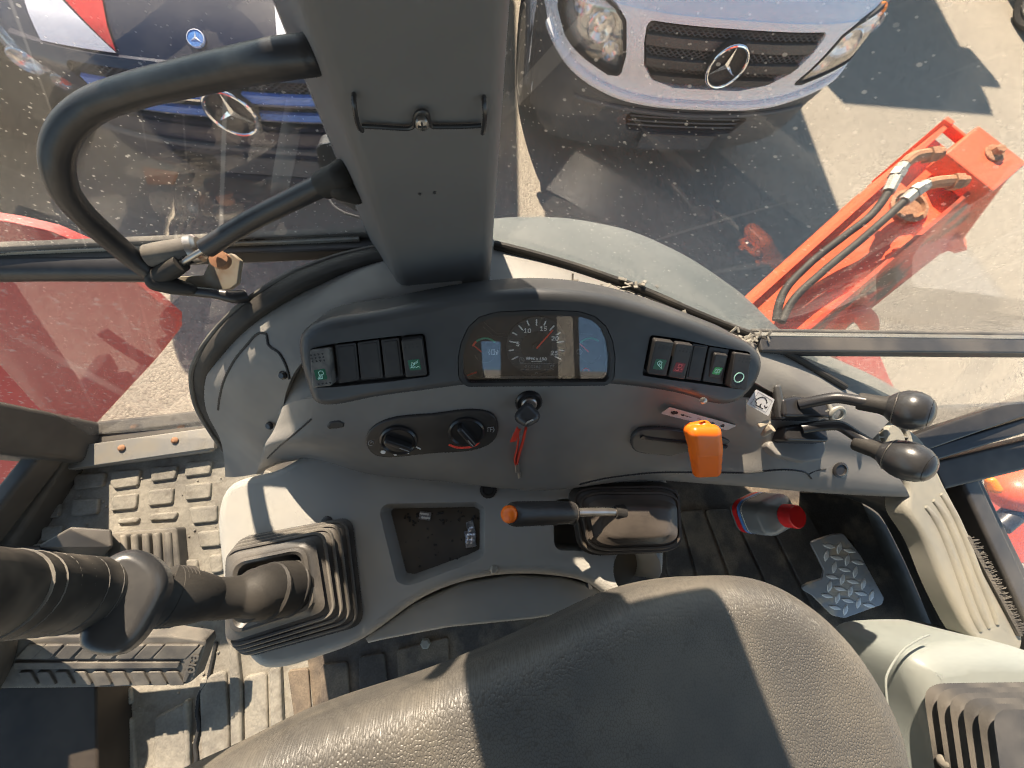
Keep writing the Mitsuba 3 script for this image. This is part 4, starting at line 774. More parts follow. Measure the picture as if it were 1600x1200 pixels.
# ---- gas strut
k = thing('gas_strut', 'black gas strut slanting from the hinge bracket up to the window post', 'gas strut')
add(k, 'cylinder', tube(PS([(322, 388, .385), (420, 330, .345), (516, 283, .305)]), .0098, 22), 'tube_paint')
add(k, 'rod', tube(PS([(262, 424, .41), (324, 387, .384)]), .0032, 12, False), 'steel')
add(k, 'lower_end', [tube(PS([(244, 438, .416), (262, 424, .409), (284, 411, .40)]), [.0095, .0105, .0088], 18), hull([(P(246, 440, .417), .011), (P(270, 448, .422), .009), (P(300, 452, .425), .006)], 2)], 'rubber')
add(k, 'upper_end', [tube(PS([(505, 290, .312), (530, 277, .302), (548, 268, .325)]), [.0125, .0125, .0115], 18), hull([(P(530, 292, .31), .012), (P(556, 306, .32), .008)], 2)], 'rubber')
add(k, 'clip', lathe([(.0062, -.002), (.0062, .002)], frame(P(292, 405, .40), P(322, 387, .385) - P(262, 424, .41)), 14), 'tube_paint')
# ---- mirror outside
k = thing('outside_mirror', 'dark green-glassed exterior mirror half hidden behind the window post', 'mirror')
add(k, 'upper_housing', rbox(.26, .10, .34, .04, frame([-.28, .82, CAM_Z + .10], [0, 0, 1])), 'knob_black')
add(k, 'upper_arm', tube([[-.2, .46, CAM_Z + .1], [-.26, .7, CAM_Z + .12], [-.3, .8, CAM_Z + .12]], .012, 10), 'tube_paint')
mq = PS([(492, 236, .50), (498, 228, .495), (545, 216, .49), (600, 214, .49), (605, 330, .60), (560, 332, .61), (512, 300, .58)])
add(k, 'housing', panel(mq + [0, .006, -.004], .03, .004), 'knob_black'); mq2 = mq * .98 + mq.mean(0) * .02
add(k, 'glass', panel(mq2 + [0, -.002, .002], .004, .001), 'gloss_black'); add(k, 'cable', tube(PS([(512, 300, .50), (520, 320, .50), (545, 335, .50), (580, 342, .50)]), .002, 8), 'black_plastic')
# ---- window post
a, b = P(622, 440, .40), P(768, 432, .40); x = unit(b - a); x[2] = 0; x = unit(x); nrm = np.array([x[1], -x[0], 0.0]); w = np.linalg.norm((b - a)[:2])
k = thing('window_post', 'broad grey plastic-clad window post in the middle with a wire hook screwed to it', 'window post')
def post_ring(z, sc=1.0, out=0.0):
    q = rounded(sg.Polygon([(0 - out, 0 - out), (w + out, 0 - out), (w + .004 + out, .10), (w + .006, .16), (-.045, .16), (-.045 - out, .10)]), .014); r = ring_of(q, .006)[:60]
    L = q.exterior; r = np.array([L.interpolate(i / 72, normalized=True).coords[0] for i in range(72)])
    return np.array([[*(a[:2] + x[:2] * p - nrm[:2] * s), z] for p, s in r])
zs = [CAM_Z - .455, CAM_Z - .40, CAM_Z - .30, CAM_Z - .1, CAM_Z + .5]
add(k, 'cover', loft([post_ring(z) for z in zs]), 'pillar_plastic', 40)
add(k, 'foot', loft([post_ring(CAM_Z - z, 1, -.003) for z in (.50, .452)]), 'pod_plastic', 40)
gp_ = a + x * w; add(k, 'gusset', bar(np.array([*(gp_ + x * .05 - nrm * .06)[:2], CAM_Z - .03]), np.array([*(gp_ + x * .05 - nrm * .06)[:2], CAM_Z + .5]), .11, .05, nrm, .01), 'pillar_plastic')
fp = Plane(a + nrm * .0005, a + nrm * .0005 + x, a + nrm * .0005 + [0, 0, 1])
wire = lambda pts, r=.0014: tube(np.array([fp.hit(u, v, l) for u, v, l in pts]), r, 8)
add(k, 'hook_wire', [wire([(553, 148, -.002), (553, 152, .003), (555, 175, .007), (560, 196, .006), (566, 204, .003)], .0016), wire([(757, 152, -.002), (756, 156, .003), (758, 178, .007), (756, 200, .006), (754, 208, .003)], .0016),
                     wire([(566, 197, .003), (600, 199, .003), (636, 201, .003), (646, 197, .003), (648, 184, .003), (652, 176, .003), (660, 173, .003), (668, 177, .003), (671, 190, .003), (676, 198, .003), (710, 198, .003), (752, 196, .003)])], 'gloss_black', label='bent wire hook with two prongs')
S = fp.frame((659, 187), (700, 187)); add(k, 'screw', [lathe([(.0055, 0), (.0055, .003), (.004, .0055), (.001, .0065)], S, 18)], 'steel'); add(k, 'screw_slot', [rbox(.006, .0013, .001, .0004, shift(S, 0, 0, .0064)), rbox(.0013, .006, .001, .0004, shift(S, 0, 0, .0064))], 'black_print')
for q in [(656, 303), (679, 301)]: add(k, 'pin_hole', lathe([(.0012, 0), (.0012, .0006)], fp.frame(q, (q[0] + 20, q[1])), 10), 'black_print')
# ---- right windscreen
k = thing('right_windscreen', 'large splash-marked windscreen right of the post', 'windscreen')
gl = [P(742, 372, .425), P(800, 383, .425), P(900, 412, .425), P(1000, 448, .425), P(1100, 490, .425), P(1178, 523, .425), P(1300, 527, .425), P(1500, 530, .425), P(1760, 534, .425)]
q = spline(np.array(gl), 50); lowz, hz = CAM_Z - .425, CAM_Z + .5
g = np.array([np.column_stack([q[:, :2] , np.full(50, z)]) for z in (lowz, CAM_Z - .1, hz)])
add(k, 'pane', trimesh.Trimesh(g.reshape(-1, 3), grid_faces(3, 50), process=False), 'windscreen_glass', True)
add(k, 'lower_bar', bar(P(1178, 536, .432), P(1760, 542, .432), .03, .02, r=.003), 'frame_paint'); add(k, 'bar_strip', bar(P(1172, 523, .424), P(1760, 530, .424), .006, .006, r=.001), 'zinc'); add(k, 'bar_seal', bar(P(1172, 517, .424), P(1760, 524, .424), .005, .008, r=.002), 'dusty_rubber')
add(k, 'bottom_seal', [tube(PS([(772, 381, .425), (900, 416, .425), (1000, 452, .425), (1100, 494, .425), (1180, 525, .425), (1230, 552, .435), (1320, 605, .455)]), .0045, 10), tube(PS([(772, 387, .428), (900, 423, .428), (1000, 460, .428), (1100, 502, .428), (1172, 530, .428)]), .003, 8)], 'rubber')
k = thing('lower_right_window', 'lower pane under the right windscreen bar', 'window')
add(k, None, panel(np.array([P(1190, 548, .44), P(1760, 555, .44), P(1640, 610, .52), P(1450, 690, .60), P(1320, 612, .50)]), .0008), 'windscreen_glass', False)
rr = random.Random(5); lf = []
for i in range(46):
    s = rr.random(); u, v = (rr.gauss(975, 22), rr.gauss(441, 5)) if i < 16 else (rr.gauss(1180, 18), rr.gauss(527, 5)) if i < 34 else (880 + 300 * s, 425 + 98 * s + rr.gauss(0, 3))
    lf.append(rbox(rr.uniform(.004, .012), rr.uniform(.002, .005), .0015, .0006, frame(P(u, v + 4, .418), [rr.gauss(0, .4), rr.gauss(0, .4), 1], [rr.gauss(0, 1), rr.gauss(0, 1), 0])))
k = thing('wood_chips', 'pale dry chips and leaf bits caught along the windscreen seal', 'chips', kind='stuff'); add(k, None, cat(lf), 'mat_rubber', False)

# ---- curved rubber weatherstrip left of the dashboard
k = thing('weatherstrip', 'broad black rubber weatherstrip curving round the left flank of the dashboard', 'weatherstrip')
o_ = [(352, 705, .80), (318, 655, .70), (301, 600, .60), (312, 555, .53), (345, 510, .49), (400, 462, .455), (470, 422, .44), (540, 398, .44), (640, 380, .44)]
i_ = [(372, 712, .80), (345, 655, .68), (330, 600, .575), (342, 565, .515), (376, 525, .475), (425, 486, .445), (490, 450, .43), (560, 424, .43), (650, 405, .43)]
mid = [(362, 706, .78), (330, 655, .675), (312, 600, .575), (324, 558, .505), (358, 514, .465), (410, 470, .435), (478, 432, .42), (548, 406, .42), (645, 388, .42)]
add(k, 'rubber_band', sheet([PS(o_), PS(mid), PS([(u * .3 + p * .7, v * .3 + q_ * .7, (d * .3 + e * .7) - .012) for (u, v, d), (p, q_, e) in zip(o_, i_)]), PS(i_)], 60, 12, .01), 'rubber', 50)
add(k, 'edge_piping', tube(PS([(u - 2, v - 1, d - .01) for u, v, d in o_]), .0035, 8), 'dusty_rubber')

# ---- roof over the cab, above the camera
k = thing('cab_roof', 'roof of the cab above the operator', 'roof')
rf = rbox(1.9, 2.4, .06, .028, frame([0.05, -.76, CAM_Z + .54], [0, 0, 1])); zr = CAM_Z + .60
for q in ([(-.03, -1.30), (.08, -1.30), (.10, -1.76), (-.02, -1.76)], [(.46, -1.04), (.63, -1.08), (.85, -1.76), (.63, -1.76)]): rf = boolean(rf, slab(np.array(q), .14, 0, frame([0, 0, zr], [0, 0, 1]), .01))
add(k, 'shell', rf, 'pillar_plastic', 25); add(k, 'liner_strip', slab(np.array([(.35, -1.04), (.43, -1.04), (.59, -1.74), (.48, -1.74)]), .004, .001, frame([0, 0, CAM_Z + .508], [0, 0, 1])), 'white_print')

def lay(mesh, pts, lift=.0006):
    """Points of a survey polyline laid onto a moulded surface."""
    out = []
    for u, v in spline(np.array(pts, float), 6 * len(pts)):
        r = unit(ray(u, v)); loc = mesh.ray.intersects_location([C], [r], multiple_hits=False)[0]
        if len(loc): out.append(loc[0] - r * lift)
    return np.array(out)
# ================================================================== dashboard
k = D = thing('dashboard', 'grey curved dashboard with instrument pod, rocker switches and heater controls', 'dashboard')
# left flank drum
r0 = [(352, 745, .80), (345, 690, .72), (322, 640, .62), (322, 590, .55), (350, 540, .50), (400, 486, .46), (480, 440, .435), (600, 402, .425), (700, 392, .42)]
r1 = [(372, 745, .78), (362, 690, .69), (348, 640, .585), (350, 592, .515), (385, 540, .47), (430, 498, .444), (510, 458, .425), (620, 424, .415), (710, 410, .412)]
r2 = [(392, 742, .74), (392, 700, .65), (385, 650, .56), (392, 600, .50), (420, 555, .462), (460, 520, .44), (530, 482, .42), (635, 448, .41), (720, 432, .405)]
r3 = [(402, 740, .70), (430, 690, .60), (440, 650, .535), (448, 610, .492), (465, 575, .462), (495, 545, .445), (555, 510, .43), (650, 478, .42), (725, 465, .415)]
LF = sheet([PS(r0), PS(r1), PS(r2), PS(r3)], 80, 30, .008); add(D, 'left_flank', LF, 'dash_plastic', 50)
add(D, 'flank_panel_edge', tube(lay(LF, [(341, 640), (347, 604), (362, 570), (385, 540), (408, 520), (416, 522), (419, 538), (436, 552), (448, 575), (452, 592)]), .0016, 6, False), 'black_print', label='groove round the flank cover panel')
for u, v, d in [(443, 586, .478), (422, 665, .56)]:
    n = frame(P(u, v, d - .004), [-.35, -.6, 1]); add(D, 'screw', [lathe([(.0055, 0), (.0055, .002), (.0035, .0045)], n, 14)], 'gloss_black')
# right shelf between pod and windscreen
s0 = [(690, 372, .43), (775, 386, .43), (900, 420, .43), (1000, 456, .43), (1100, 498, .43), (1175, 527, .43), (1235, 556, .44), (1330, 610, .462), (1400, 650, .475)]
s1 = [(690, 410, .425), (775, 415, .425), (890, 438, .42), (990, 472, .42), (1090, 512, .42), (1165, 545, .425), (1225, 580, .435), (1310, 630, .455), (1380, 668, .47)]
s2 = [(690, 470, .42), (775, 470, .415), (880, 475, .41), (970, 500, .41), (1060, 535, .415), (1140, 575, .425), (1205, 612, .445), (1290, 655, .465), (1360, 690, .48)]
add(D, 'top_shelf', sheet([PS(s0), PS(s1), PS(s2)], 70, 18, .008), 'dash_plastic', 50)
# core under the pod and firewall down to the floor
add(D, 'core', sheet([PS([(436, 560, .475), (600, 515, .455), (830, 495, .445), (1100, 525, .44), (1240, 592, .452), (1300, 640, .468)]), PS([(428, 650, .55), (492, 640, .485), (700, 612, .478), (1000, 615, .478), (1150, 640, .475), (1230, 680, .482)])], 50, 6, .01), 'dash_plastic', 50)
fw = spline(np.array([P(*q)[:2] for q in [(392, 545, .47), (420, 510, .45), (500, 450, .43), (640, 388, .44), (775, 398, .43), (1000, 468, .43), (1175, 538, .43), (1330, 622, .46), (1400, 668, .48)]]), 60)
fg = np.array([np.column_stack([fw, np.full(60, CAM_Z - z)]) for z in (.50, .70, .95)]); fo = fg.copy(); fo[:, :, 1] += .012
add(D, 'firewall', trimesh.Trimesh(np.vstack([fg.reshape(-1, 3), fo.reshape(-1, 3)]), np.vstack([grid_faces(3, 60), grid_faces(3, 60)[:, ::-1] + 180]), process=False), 'black_plastic', True)
# pod
PO = Plane(P(470, 545, .392), P(1185, 570, .392), P(720, 600, .415))
Mq = PO.frame((830, 545), (1000, 551))
pod = [(462, 545), (466, 524), (485, 508), (560, 492), (650, 474), (740, 459), (830, 452), (920, 457), (1000, 474), (1080, 500), (1150, 527), (1182, 543), (1196, 565), (1192, 590), (1172, 618), (1158, 630), (1135, 636), (1090, 626), (1030, 613), (960, 605), (840, 602), (730, 606), (660, 615), (560, 630), (510, 638), (490, 634), (478, 612)]
po = spline(PO.local(Mq, pod), 160, True)
body = slab(po, .062, .012, Mq, steps=6, step=.005, foot=.002)
clus = rounded(PO.local(Mq, [(716, 590), (715, 560), (720, 535), (731, 511), (748, 495), (775, 487), (845, 484), (905, 486), (930, 494), (948, 510), (958, 533), (962, 560), (960, 592), (950, 604), (727, 606)]), .010)
swl = rounded(PO.local(Mq, [(484, 545), (520, 537), (600, 527), (664, 521), (672, 588), (606, 597), (524, 605), (490, 606)]), .003); swr = rounded(PO.local(Mq, [(1016, 523), (1060, 529), (1110, 540), (1173, 550), (1160, 609), (1110, 602), (1050, 594), (1003, 587)]), .003)
for p_, d_ in ((clus, .022), (swl, .010), (swr, .010)): body = boolean(body, slab(p_, d_ + .02, 0, shift(Mq, 0, 0, .02), 0, foot=0))
add(D, 'instrument_pod', body, 'pod_plastic', 28)
# instrument cluster
ic = add(D, 'instrument_cluster', slab(clus.buffer(-.0006), .003, 0, shift(Mq, 0, 0, -.0185)), 'dial_face')
ring = clus.buffer(-.0008).difference(clus.buffer(-.0055)); bz = trimesh.creation.extrude_polygon(ring, .020, engine='earcut'); bz.apply_translation([0, 0, -.0205]); add(ic, 'bezel', xf(bz, Mq), 'black_plastic', 30)
DP = Plane(*[(Mq @ np.array([*c, -.0183, 1]))[:3] for c in ((0, 0), (.1, 0), (0, .1))])
Md = DP.frame((838, 541), (900, 543)); U = np.linalg.norm(DP.hit(848, 541) - DP.hit(838, 541)) / 10
def dl(u, v): return DP.local(Md, [(u, v)])[0]
prt = lambda lines, w, name, mat_, lift=.0006: add(ic, name, strokes([[tuple(dl(*p)) for p in l] for l in lines], w, .0004, shift(Md, 0, 0, lift)), mat_, False)
tick = []
for i, aa in enumerate(np.linspace(208, -28, 13)):
    c_, s_ = math.cos(math.radians(aa)), math.sin(math.radians(aa)); L = 9 if i % 2 == 0 else 6; tick.append([(838 + 43 * c_, 541 - 42 * s_), (838 + (42 - L) * c_, 541 - (42 - L) * s_)])
prt(tick, .0014, 'tick_marks', 'white_print')
dr_ = add(ic, 'dial_ring', xf(lathe([(47 * U, 0), (47 * U, .0012), (45.5 * U, .0012), (45.5 * U, 0)], None, 48), Md), 'pod_plastic'); add(ic, 'dial_hub', lathe([(24 * U, 0), (24 * U, .001), (7 * U, .0012), (7 * U, .004), (5 * U, .0045)], Md, 32), 'black_plastic')
for s_, (u, v) in (('5', (809, 537)), ('10', (824, 516)), ('15', (849, 513)), ('20', (867, 528)), ('25', (866, 551))): add(ic, 'number', text(s_, .0050, shift(Md, *dl(u, v), .0006), bold=True), 'white_print', False)
add(ic, 'caption', text('RPM x 100', .0034, shift(Md, *dl(838, 559.5), .0012), bold=True), 'white_print', False); add(ic, 'counter', text('0 00182', .0034, shift(Md, *dl(832, 572), .0007)), 'grey_print', False)
prt([[(812, 577), (866, 577)], [(812, 567), (866, 567)]], .0004, 'counter_frame', 'grey_print'); prt([[(830, 564), (846, 564)]], .0006, 'underline', 'white_print')
nd = [dl(838, 541), dl(862, 514)]; add(ic, 'needle', strokes([[tuple(nd[0]), tuple(nd[1])]], .0016, .0008, shift(Md, 0, 0, .005)), 'needle_red', False)
prt([arc(760, 542, 18, 35, 140, 12)], .0018, 'green_scale', 'green_print') if False else None
def parc(cx_, cy_, r, a0, a1): return [(cx_ + r * math.cos(math.radians(q)), cy_ - r * math.sin(math.radians(q))) for q in np.linspace(a0, a1, 12)]
prt([parc(758, 549, 21, 45, 128)], .0020, 'green_scale', 'green_print'); prt([parc(758, 549, 21, 134, 152)], .0022, 'red_scale', 'needle_red'); prt([[(739, 538), (752, 549)]], .0012, 'gauge_needle', 'needle_red')
prt([parc(922, 549, 21, 55, 135)], .0020, 'green_scale', 'green_print'); prt([[(906, 537), (919, 549)]], .0012, 'gauge_needle', 'needle_red')
prt([[(730, 586), (744, 581)]], .0020, 'red_scale', 'needle_red'); prt([parc(915, 580, 5, 20, 160)], .0014, 'red_scale', 'needle_red')
prt([parc(758, 549, 17, 200, 340), parc(922, 549, 17, 200, 340), [(756, 503), (775, 520), (800, 522)], [(755, 510), (770, 524), (795, 527)], [(885, 503), (905, 520), (925, 522)]], .0007, 'panel_line', 'pod_plastic')
prt([parc(815, 562, 4, 0, 360), [(815, 562), (815, 559)], [(815, 562), (817, 562)]], .0006, 'hour_icon', 'grey_print'); prt([parc(905, 549, 4, 0, 360)], .0006, 'temperature_icon', 'grey_print')
prt([[(768, 553), (768, 546), (773, 546), (773, 553), (768, 553)], [(774, 548), (776, 550), (776, 553)], parc(771, 549.5, 7, 150, 210), parc(771, 549.5, 7, -30, 30)], .0006, 'fuel_icon', 'white_print'); prt([[(860, 570), (865, 570), (865, 575), (860, 575), (860, 570)], [(836, 583), (838, 581), (840, 583)]], .0006, 'lamp_icon', 'grey_print')
lens = clus.buffer(-.0056); add(ic, 'lens', slab(lens, .0004, 0, shift(Mq, 0, 0, -.006)), 'clear_lens', False)
# switches: (corners, kind, icon)
ICON = {'lamp': [arc(.6, .68, .26, -30, 230, 16) + [(.33, .42), (.82, .55)], [(.30, .34), (.12, .05)], [(.42, .36), (.27, .05)], [(.54, .40), (.43, .05)], [(.66, .44), (.60, .05)], [(.12, .05), (.6, .05)]],
        'bucket': [[(.12, .40), (.30, .80), (.52, .66), (.40, .42), (.12, .40)], [(.48, .70), (.92, .92)], [(.4, .5), (.9, .8)], [(.05, .2), (.2, .3), (.35, .18), (.5, .3), (.65, .18), (.8, .3), (.95, .2)]],
        'beam': [arc(.42, .68, .24, 0, 360, 18), [(.22, .5), (.86, .08)], [(.62, .56), (.86, .08)], [(.42, .8), (.42, .55)]],
        'hammer': [[(.3, .5), (.3, .9), (.7, .9), (.7, .5), (.3, .5)], [(.5, .5), (.5, .2)], [(.1, .1), (.55, .1)], [(.78, .35), (.95, .35)], [(.86, .45), (.86, .25)]],
        'wiper': [[(.15, .3), (.15, .8), (.85, .8), (.85, .3), (.15, .3)], [(.5, .1), (.5, .8)], arc(.5, .55, .3, 20, 160, 10)],
        'circle': [arc(.5, .5, .42, 0, 360, 28)]}
def switch(cor, icon, tone, holes=True, tilt=0.0, lift=.006, label=None, mat_='switch_black'):
    c = np.array(cor, float); o = c.mean(0); M = PO.frame(tuple(o), tuple((c[1] + c[2]) / 2)); q = PO.local(M, cor); ins = sg.Polygon(q).buffer(-.0008)
    w_ = np.linalg.norm(q[1] - q[0]); h_ = np.linalg.norm(q[3] - q[0]); R = np.eye(4); t = math.radians(tilt); R[1:3, 1:3] = [[math.cos(t), -math.sin(t)], [math.sin(t), math.cos(t)]]
    Mt = M @ R; kk = add(D, 'rocker_switch', slab(ins, .014, .0016, shift(Mt, 0, 0, lift), .0016, step=.0016), mat_, label=label)
    up_ = unit(q[0] - q[3]); Mi = shift(Mt, 0, 0, lift)
    if tone:
        s = .36 * w_; ctr_ = -up_ * h_ * .17
        pan = slab(sg.box(-s * .75, -s * .75, s * .75, s * .75), .0006, 0, shift(Mi, ctr_[0], ctr_[1], .0004), .0008, step=.0012); add(kk, 'icon_panel', pan, tone)
        add(kk, 'icon', strokes(ICON[icon], .0007, .0003, shift(Mi, ctr_[0] - s * .62, ctr_[1] - s * .62, .0005), s * 1.24), 'icon_line' if tone != 'icon_red' else 'red_line', False)
    elif icon: add(kk, 'icon', strokes(ICON[icon], .0011, .0003, shift(Mi, -.3 * w_, -.17 * h_ - .3 * w_, .0003), .6 * w_), 'icon_line', False)
    if holes:
        dots = [lathe([(.0010, 0), (.0010, .0003)], shift(Mi, (i - 1.5) * w_ * .19, y * h_, .0001), 8) for i in range(4) for y in ((.34, .26, .18, -.40) if holes == 2 else (.36, .28, -.40))]
        add(kk, 'grip_dimple', cat(dots), 'black_print', False, kind='stuff')
    return kk
def blank(cor, win=True):
    c = np.array(cor, float); M = PO.frame(tuple(c.mean(0)), tuple((c[1] + c[2]) / 2)); q = PO.local(M, cor)
    kk = add(D, 'blanking_plate', slab(sg.Polygon(q).buffer(-.0005), .01, .0008, shift(M, 0, 0, -.001), .001, step=.002), 'switch_black')
    if win: add(kk, 'inset', slab(sg.Polygon(q).buffer(-.0026), .002, .0008, shift(M, 0, 0, -.0001), .001, step=.002), 'switch_black')
switch([(486, 545), (518, 541), (525, 599), (493, 603)], 'lamp', 'icon_green', 2, -7, .008, 'dusty left-hand switch with a lamp symbol, tipped up', 'switch_dusty')
blank([(522, 539), (556, 535), (562, 595), (528, 601)]); blank([(557, 535), (592, 530), (599, 592), (563, 595)]); blank([(594, 531), (624, 527), (631, 588), (601, 592)])
switch([(627, 527), (661, 523), (669, 585), (634, 589)], 'bucket', 'icon_green', 1, 5, .006, 'switch with a green digging symbol')
switch([(1019, 526), (1050, 530), (1040, 587), (1009, 583)], 'beam', 'icon_bright_green' if False else 'icon_green', 1, 5, .006, 'switch with a green work-lamp symbol')
switch([(1052, 531), (1080, 535), (1069, 593), (1041, 588)], 'hammer', 'icon_red', 1, 5, .005, 'switch with a dark red symbol')
blank([(1082, 536), (1108, 540), (1096, 597), (1071, 593)]); blank([(1109, 541), (1141, 546), (1130, 602), (1098, 597)], False)
switch([(1114, 549), (1136, 552), (1129, 594), (1106, 591)], 'wiper', 'icon_bright_green', False, 9, .002, 'recessed switch with a bright green wiper symbol')
switch([(1143, 548), (1171, 552), (1160, 607), (1132, 603)], 'circle', None, 1, -6, .007, 'right-hand switch with a white ring symbol and worn top')
add(D, 'catch', [lathe([(.004, 0), (.004, .003), (.002, .004)], frame(P(1098, 625, .412), PO.n), 10)], 'steel')
# lower dash
LD = Plane(P(480, 655, .462), P(1000, 640, .462), P(700, 725, .525))
def on(u, v, l=0.0): return LD.hit(u, v, l)
ra = [P(440, 640, .52), on(492, 622), on(600, 604), on(700, 596), on(850, 590), on(1000, 598), on(1130, 618), P(1200, 625, .455), P(1262, 640, .462), P(1330, 672, .474)]
rb = [P(428, 672, .555), on(490, 655), on(600, 640), on(700, 635), on(850, 632), on(1000, 636), on(1120, 648, .002), P(1200, 662, .468), P(1275, 672, .472), P(1350, 695, .483)]
rc = [P(412, 705, .61), on(490, 692), on(600, 690), on(700, 690), on(850, 690), on(1000, 688), on(1120, 690, .004), P(1210, 700, .488), P(1300, 712, .494), P(1390, 726, .50)]
rd = [P(402, 734, .648), P(470, 712, .585), P(580, 733, .56), P(690, 745, .555), P(850, 752, .553), P(1000, 742, .545), P(1110, 740, .525), P(1210, 745, .512), P(1310, 752, .512), P(1415, 762, .515)]
re = [P(401, 741, .665), P(474, 717, .60), P(580, 741, .575), P(690, 752, .57), P(850, 766, .567), P(1000, 750, .562), P(1110, 756, .545), P(1210, 764, .53), P(1310, 772, .53), P(1422, 777, .53)]
rf = [P(408, 738, .69), P(480, 712, .66), P(580, 735, .65), P(690, 745, .65), P(850, 755, .64), P(1000, 742, .62), P(1110, 742, .60), P(1210, 752, .585), P(1310, 762, .58), P(1415, 768, .57)]
LP = sheet([ra, rb, rc, rd, re, rf], 100, 48, .006); add(D, 'lower_panel', LP, 'dash_plastic', 50)
add(D, 'panel_groove', tube(lay(LP, [(905, 757), (960, 745), (1040, 738), (1110, 738), (1160, 739), (1225, 734), (1258, 738), (1268, 748)]), .0012, 6, False), 'black_print', label='groove under the orange knob')
add(D, 'seam', [tube(lay(LP, [(486, 655), (462, 676), (436, 698), (418, 716)]), .0012, 6, False)], 'black_print', label='seam between the lower panel and the flank')
# heater panel
Mh = LD.frame((675, 676), (775, 663)); hp = LD.local(Mh, [(573, 692), (580, 668), (605, 654), (680, 645), (745, 639), (770, 646), (778, 664), (770, 688), (745, 700), (680, 706), (620, 712), (585, 708)])
hk = add(D, 'heater_panel', slab(spline(hp, 80, True), .006, .002, shift(Mh, 0, 0, .0035), step=.003), 'black_plastic')
def dial(u, v, rot):
    M = shift(LD.frame((u, v), (u + 50, v - 4)), 0, 0, .0035, rot); kk = add(hk, 'control_knob', lathe([(.0225, 0), (.0225, .003), (.0205, .005), (.019, .004), (.018, .003)], M, 36), 'gloss_black')
    add(kk, 'ridge', rbox(.034, .0085, .012, .003, shift(M, 0, 0, .008)), 'gloss_black'); add(kk, 'pointer', rbox(.012, .0012, .0006, .0002, shift(M, .009, 0, .0141)), 'grey_print'); return M
M1 = dial(624, 684, -32); M2 = dial(729, 671, -62)
hpr = lambda lines, w, name, m_: add(hk, name, strokes([[tuple(LD.local(Mh, [p])[0]) for p in l] for l in lines], w, .0004, shift(Mh, 0, 0, .0038)), m_, False)
hpr([[(599.5, 703)]], .0062, 'dot', 'white_print'); hpr([[(618.5, 706.5)]], .0042, 'dot', 'white_print'); hpr([[(638.5, 704.5)]], .0024, 'dot', 'white_print'); hpr([[(651, 695), (657, 698)]], .0018, 'tick', 'white_print')
hpr([[(703, 692), (712, 695.5), (722, 696.5), (733, 695.5), (743, 692), (747, 689)]], .0034, 'red_scale', 'needle_red')
hpr([parc(580.5, 689, 4, 0, 300), [(580, 689), (583, 686)]], .0008, 'fan_icon', 'grey_print'); hpr([[(762, 671), (762, 665), (766, 665), (766, 671)], [(766, 668), (771, 668)], [(764, 665), (770, 664), (772, 668), (770, 672)]], .0009, 'heat_icon', 'grey_print')
add(D, 'oval_cap', slab(LD.local(LD.frame((526, 662), (560, 658)), [(511, 664), (516, 657), (530, 655), (539, 659), (538, 666), (526, 668), (514, 669)]), .004, .002, shift(LD.frame((526, 662), (560, 658)), 0, 0, .003), .002, step=.002), 'black_plastic')
# ignition lock
Mi = LD.frame((826, 628), (860, 627)); ik = add(D, 'ignition_lock', lathe([(.0165, -.004), (.0165, .002), (.0145, .0045), (.0115, .004), (.0105, .003)], Mi, 32), 'gloss_black'); add(ik, 'barrel', lathe([(.0095, 0), (.0095, .006), (.008, .0075)], Mi, 24), 'steel')
# lever slot
Ms = LD.frame((1066, 690), (1140, 697)); sl = slab(spline(LD.local(Ms, [(984, 686), (992, 670), (1015, 665), (1080, 672), (1138, 684), (1150, 697), (1144, 712), (1120, 714), (1060, 710), (1010, 704), (990, 700)]), 60, True), .006, .002, shift(Ms, 0, 0, .007), step=.003)
sk = add(D, 'lever_gate', sl, 'pod_plastic'); add(sk, 'slot', tube(np.array([on(1004, 683, .0068), on(1060, 690, .0072), on(1135, 698, .0085)]), .0026, 8), 'black_print'); add(sk, 'pivot', lathe([(.003, 0), (.003, .002)], frame(on(1004, 683, .008), LD.n), 12), 'gloss_black')
# stickers
def sticker(cor, plane, lift, name_label, art):
    M = plane.frame(tuple(np.mean(cor, 0)), tuple((np.array(cor[1]) + cor[2]) / 2)); q = plane.local(M, cor); kk = add(D, 'sticker', slab(q, .0006, 0, shift(M, 0, 0, lift), .0012, step=.002), 'sticker', label=name_label)
    q = np.array(q); w_ = np.linalg.norm(q[1] - q[0]); h_ = np.linalg.norm(q[3] - q[0]); art(kk, shift(M, 0, 0, lift + .0002), w_, h_)
def art1(kk, M, w_, h_):
    rab = so.unary_union([sg.Point(-.36 * w_, 0).buffer(.0030), sg.Point(-.33 * w_, .001).buffer(.0022), sg.box(-.40 * w_, -.0015, -.37 * w_, .001)]); tur = so.unary_union([sg.Point(.36 * w_, 0).buffer(.0024), sg.box(.33 * w_, -.002, .39 * w_, -.0005)])
    ar = [sg.box(-.25 * w_, -.0004, -.11 * w_, .0004), sg.Polygon([(-.27 * w_, 0), (-.22 * w_, .0016), (-.22 * w_, -.0016)]), sg.box(.08 * w_, -.0004, .22 * w_, .0004), sg.Polygon([(.25 * w_, 0), (.2 * w_, .0016), (.2 * w_, -.0016)])]
    for nme, g in (('animal_symbol', rab), ('animal_symbol', tur), ('arrow', so.unary_union(ar))): add(kk, nme, xf(cat([trimesh.creation.extrude_polygon(x_, .0003, engine='earcut') for x_ in getattr(g, 'geoms', [g])]), M), 'black_print', False)
    add(kk, 'symbol_ring', strokes([arc(0, 0, .0022, 0, 360, 16)], .0005, .0003, M), 'grey_print', False)
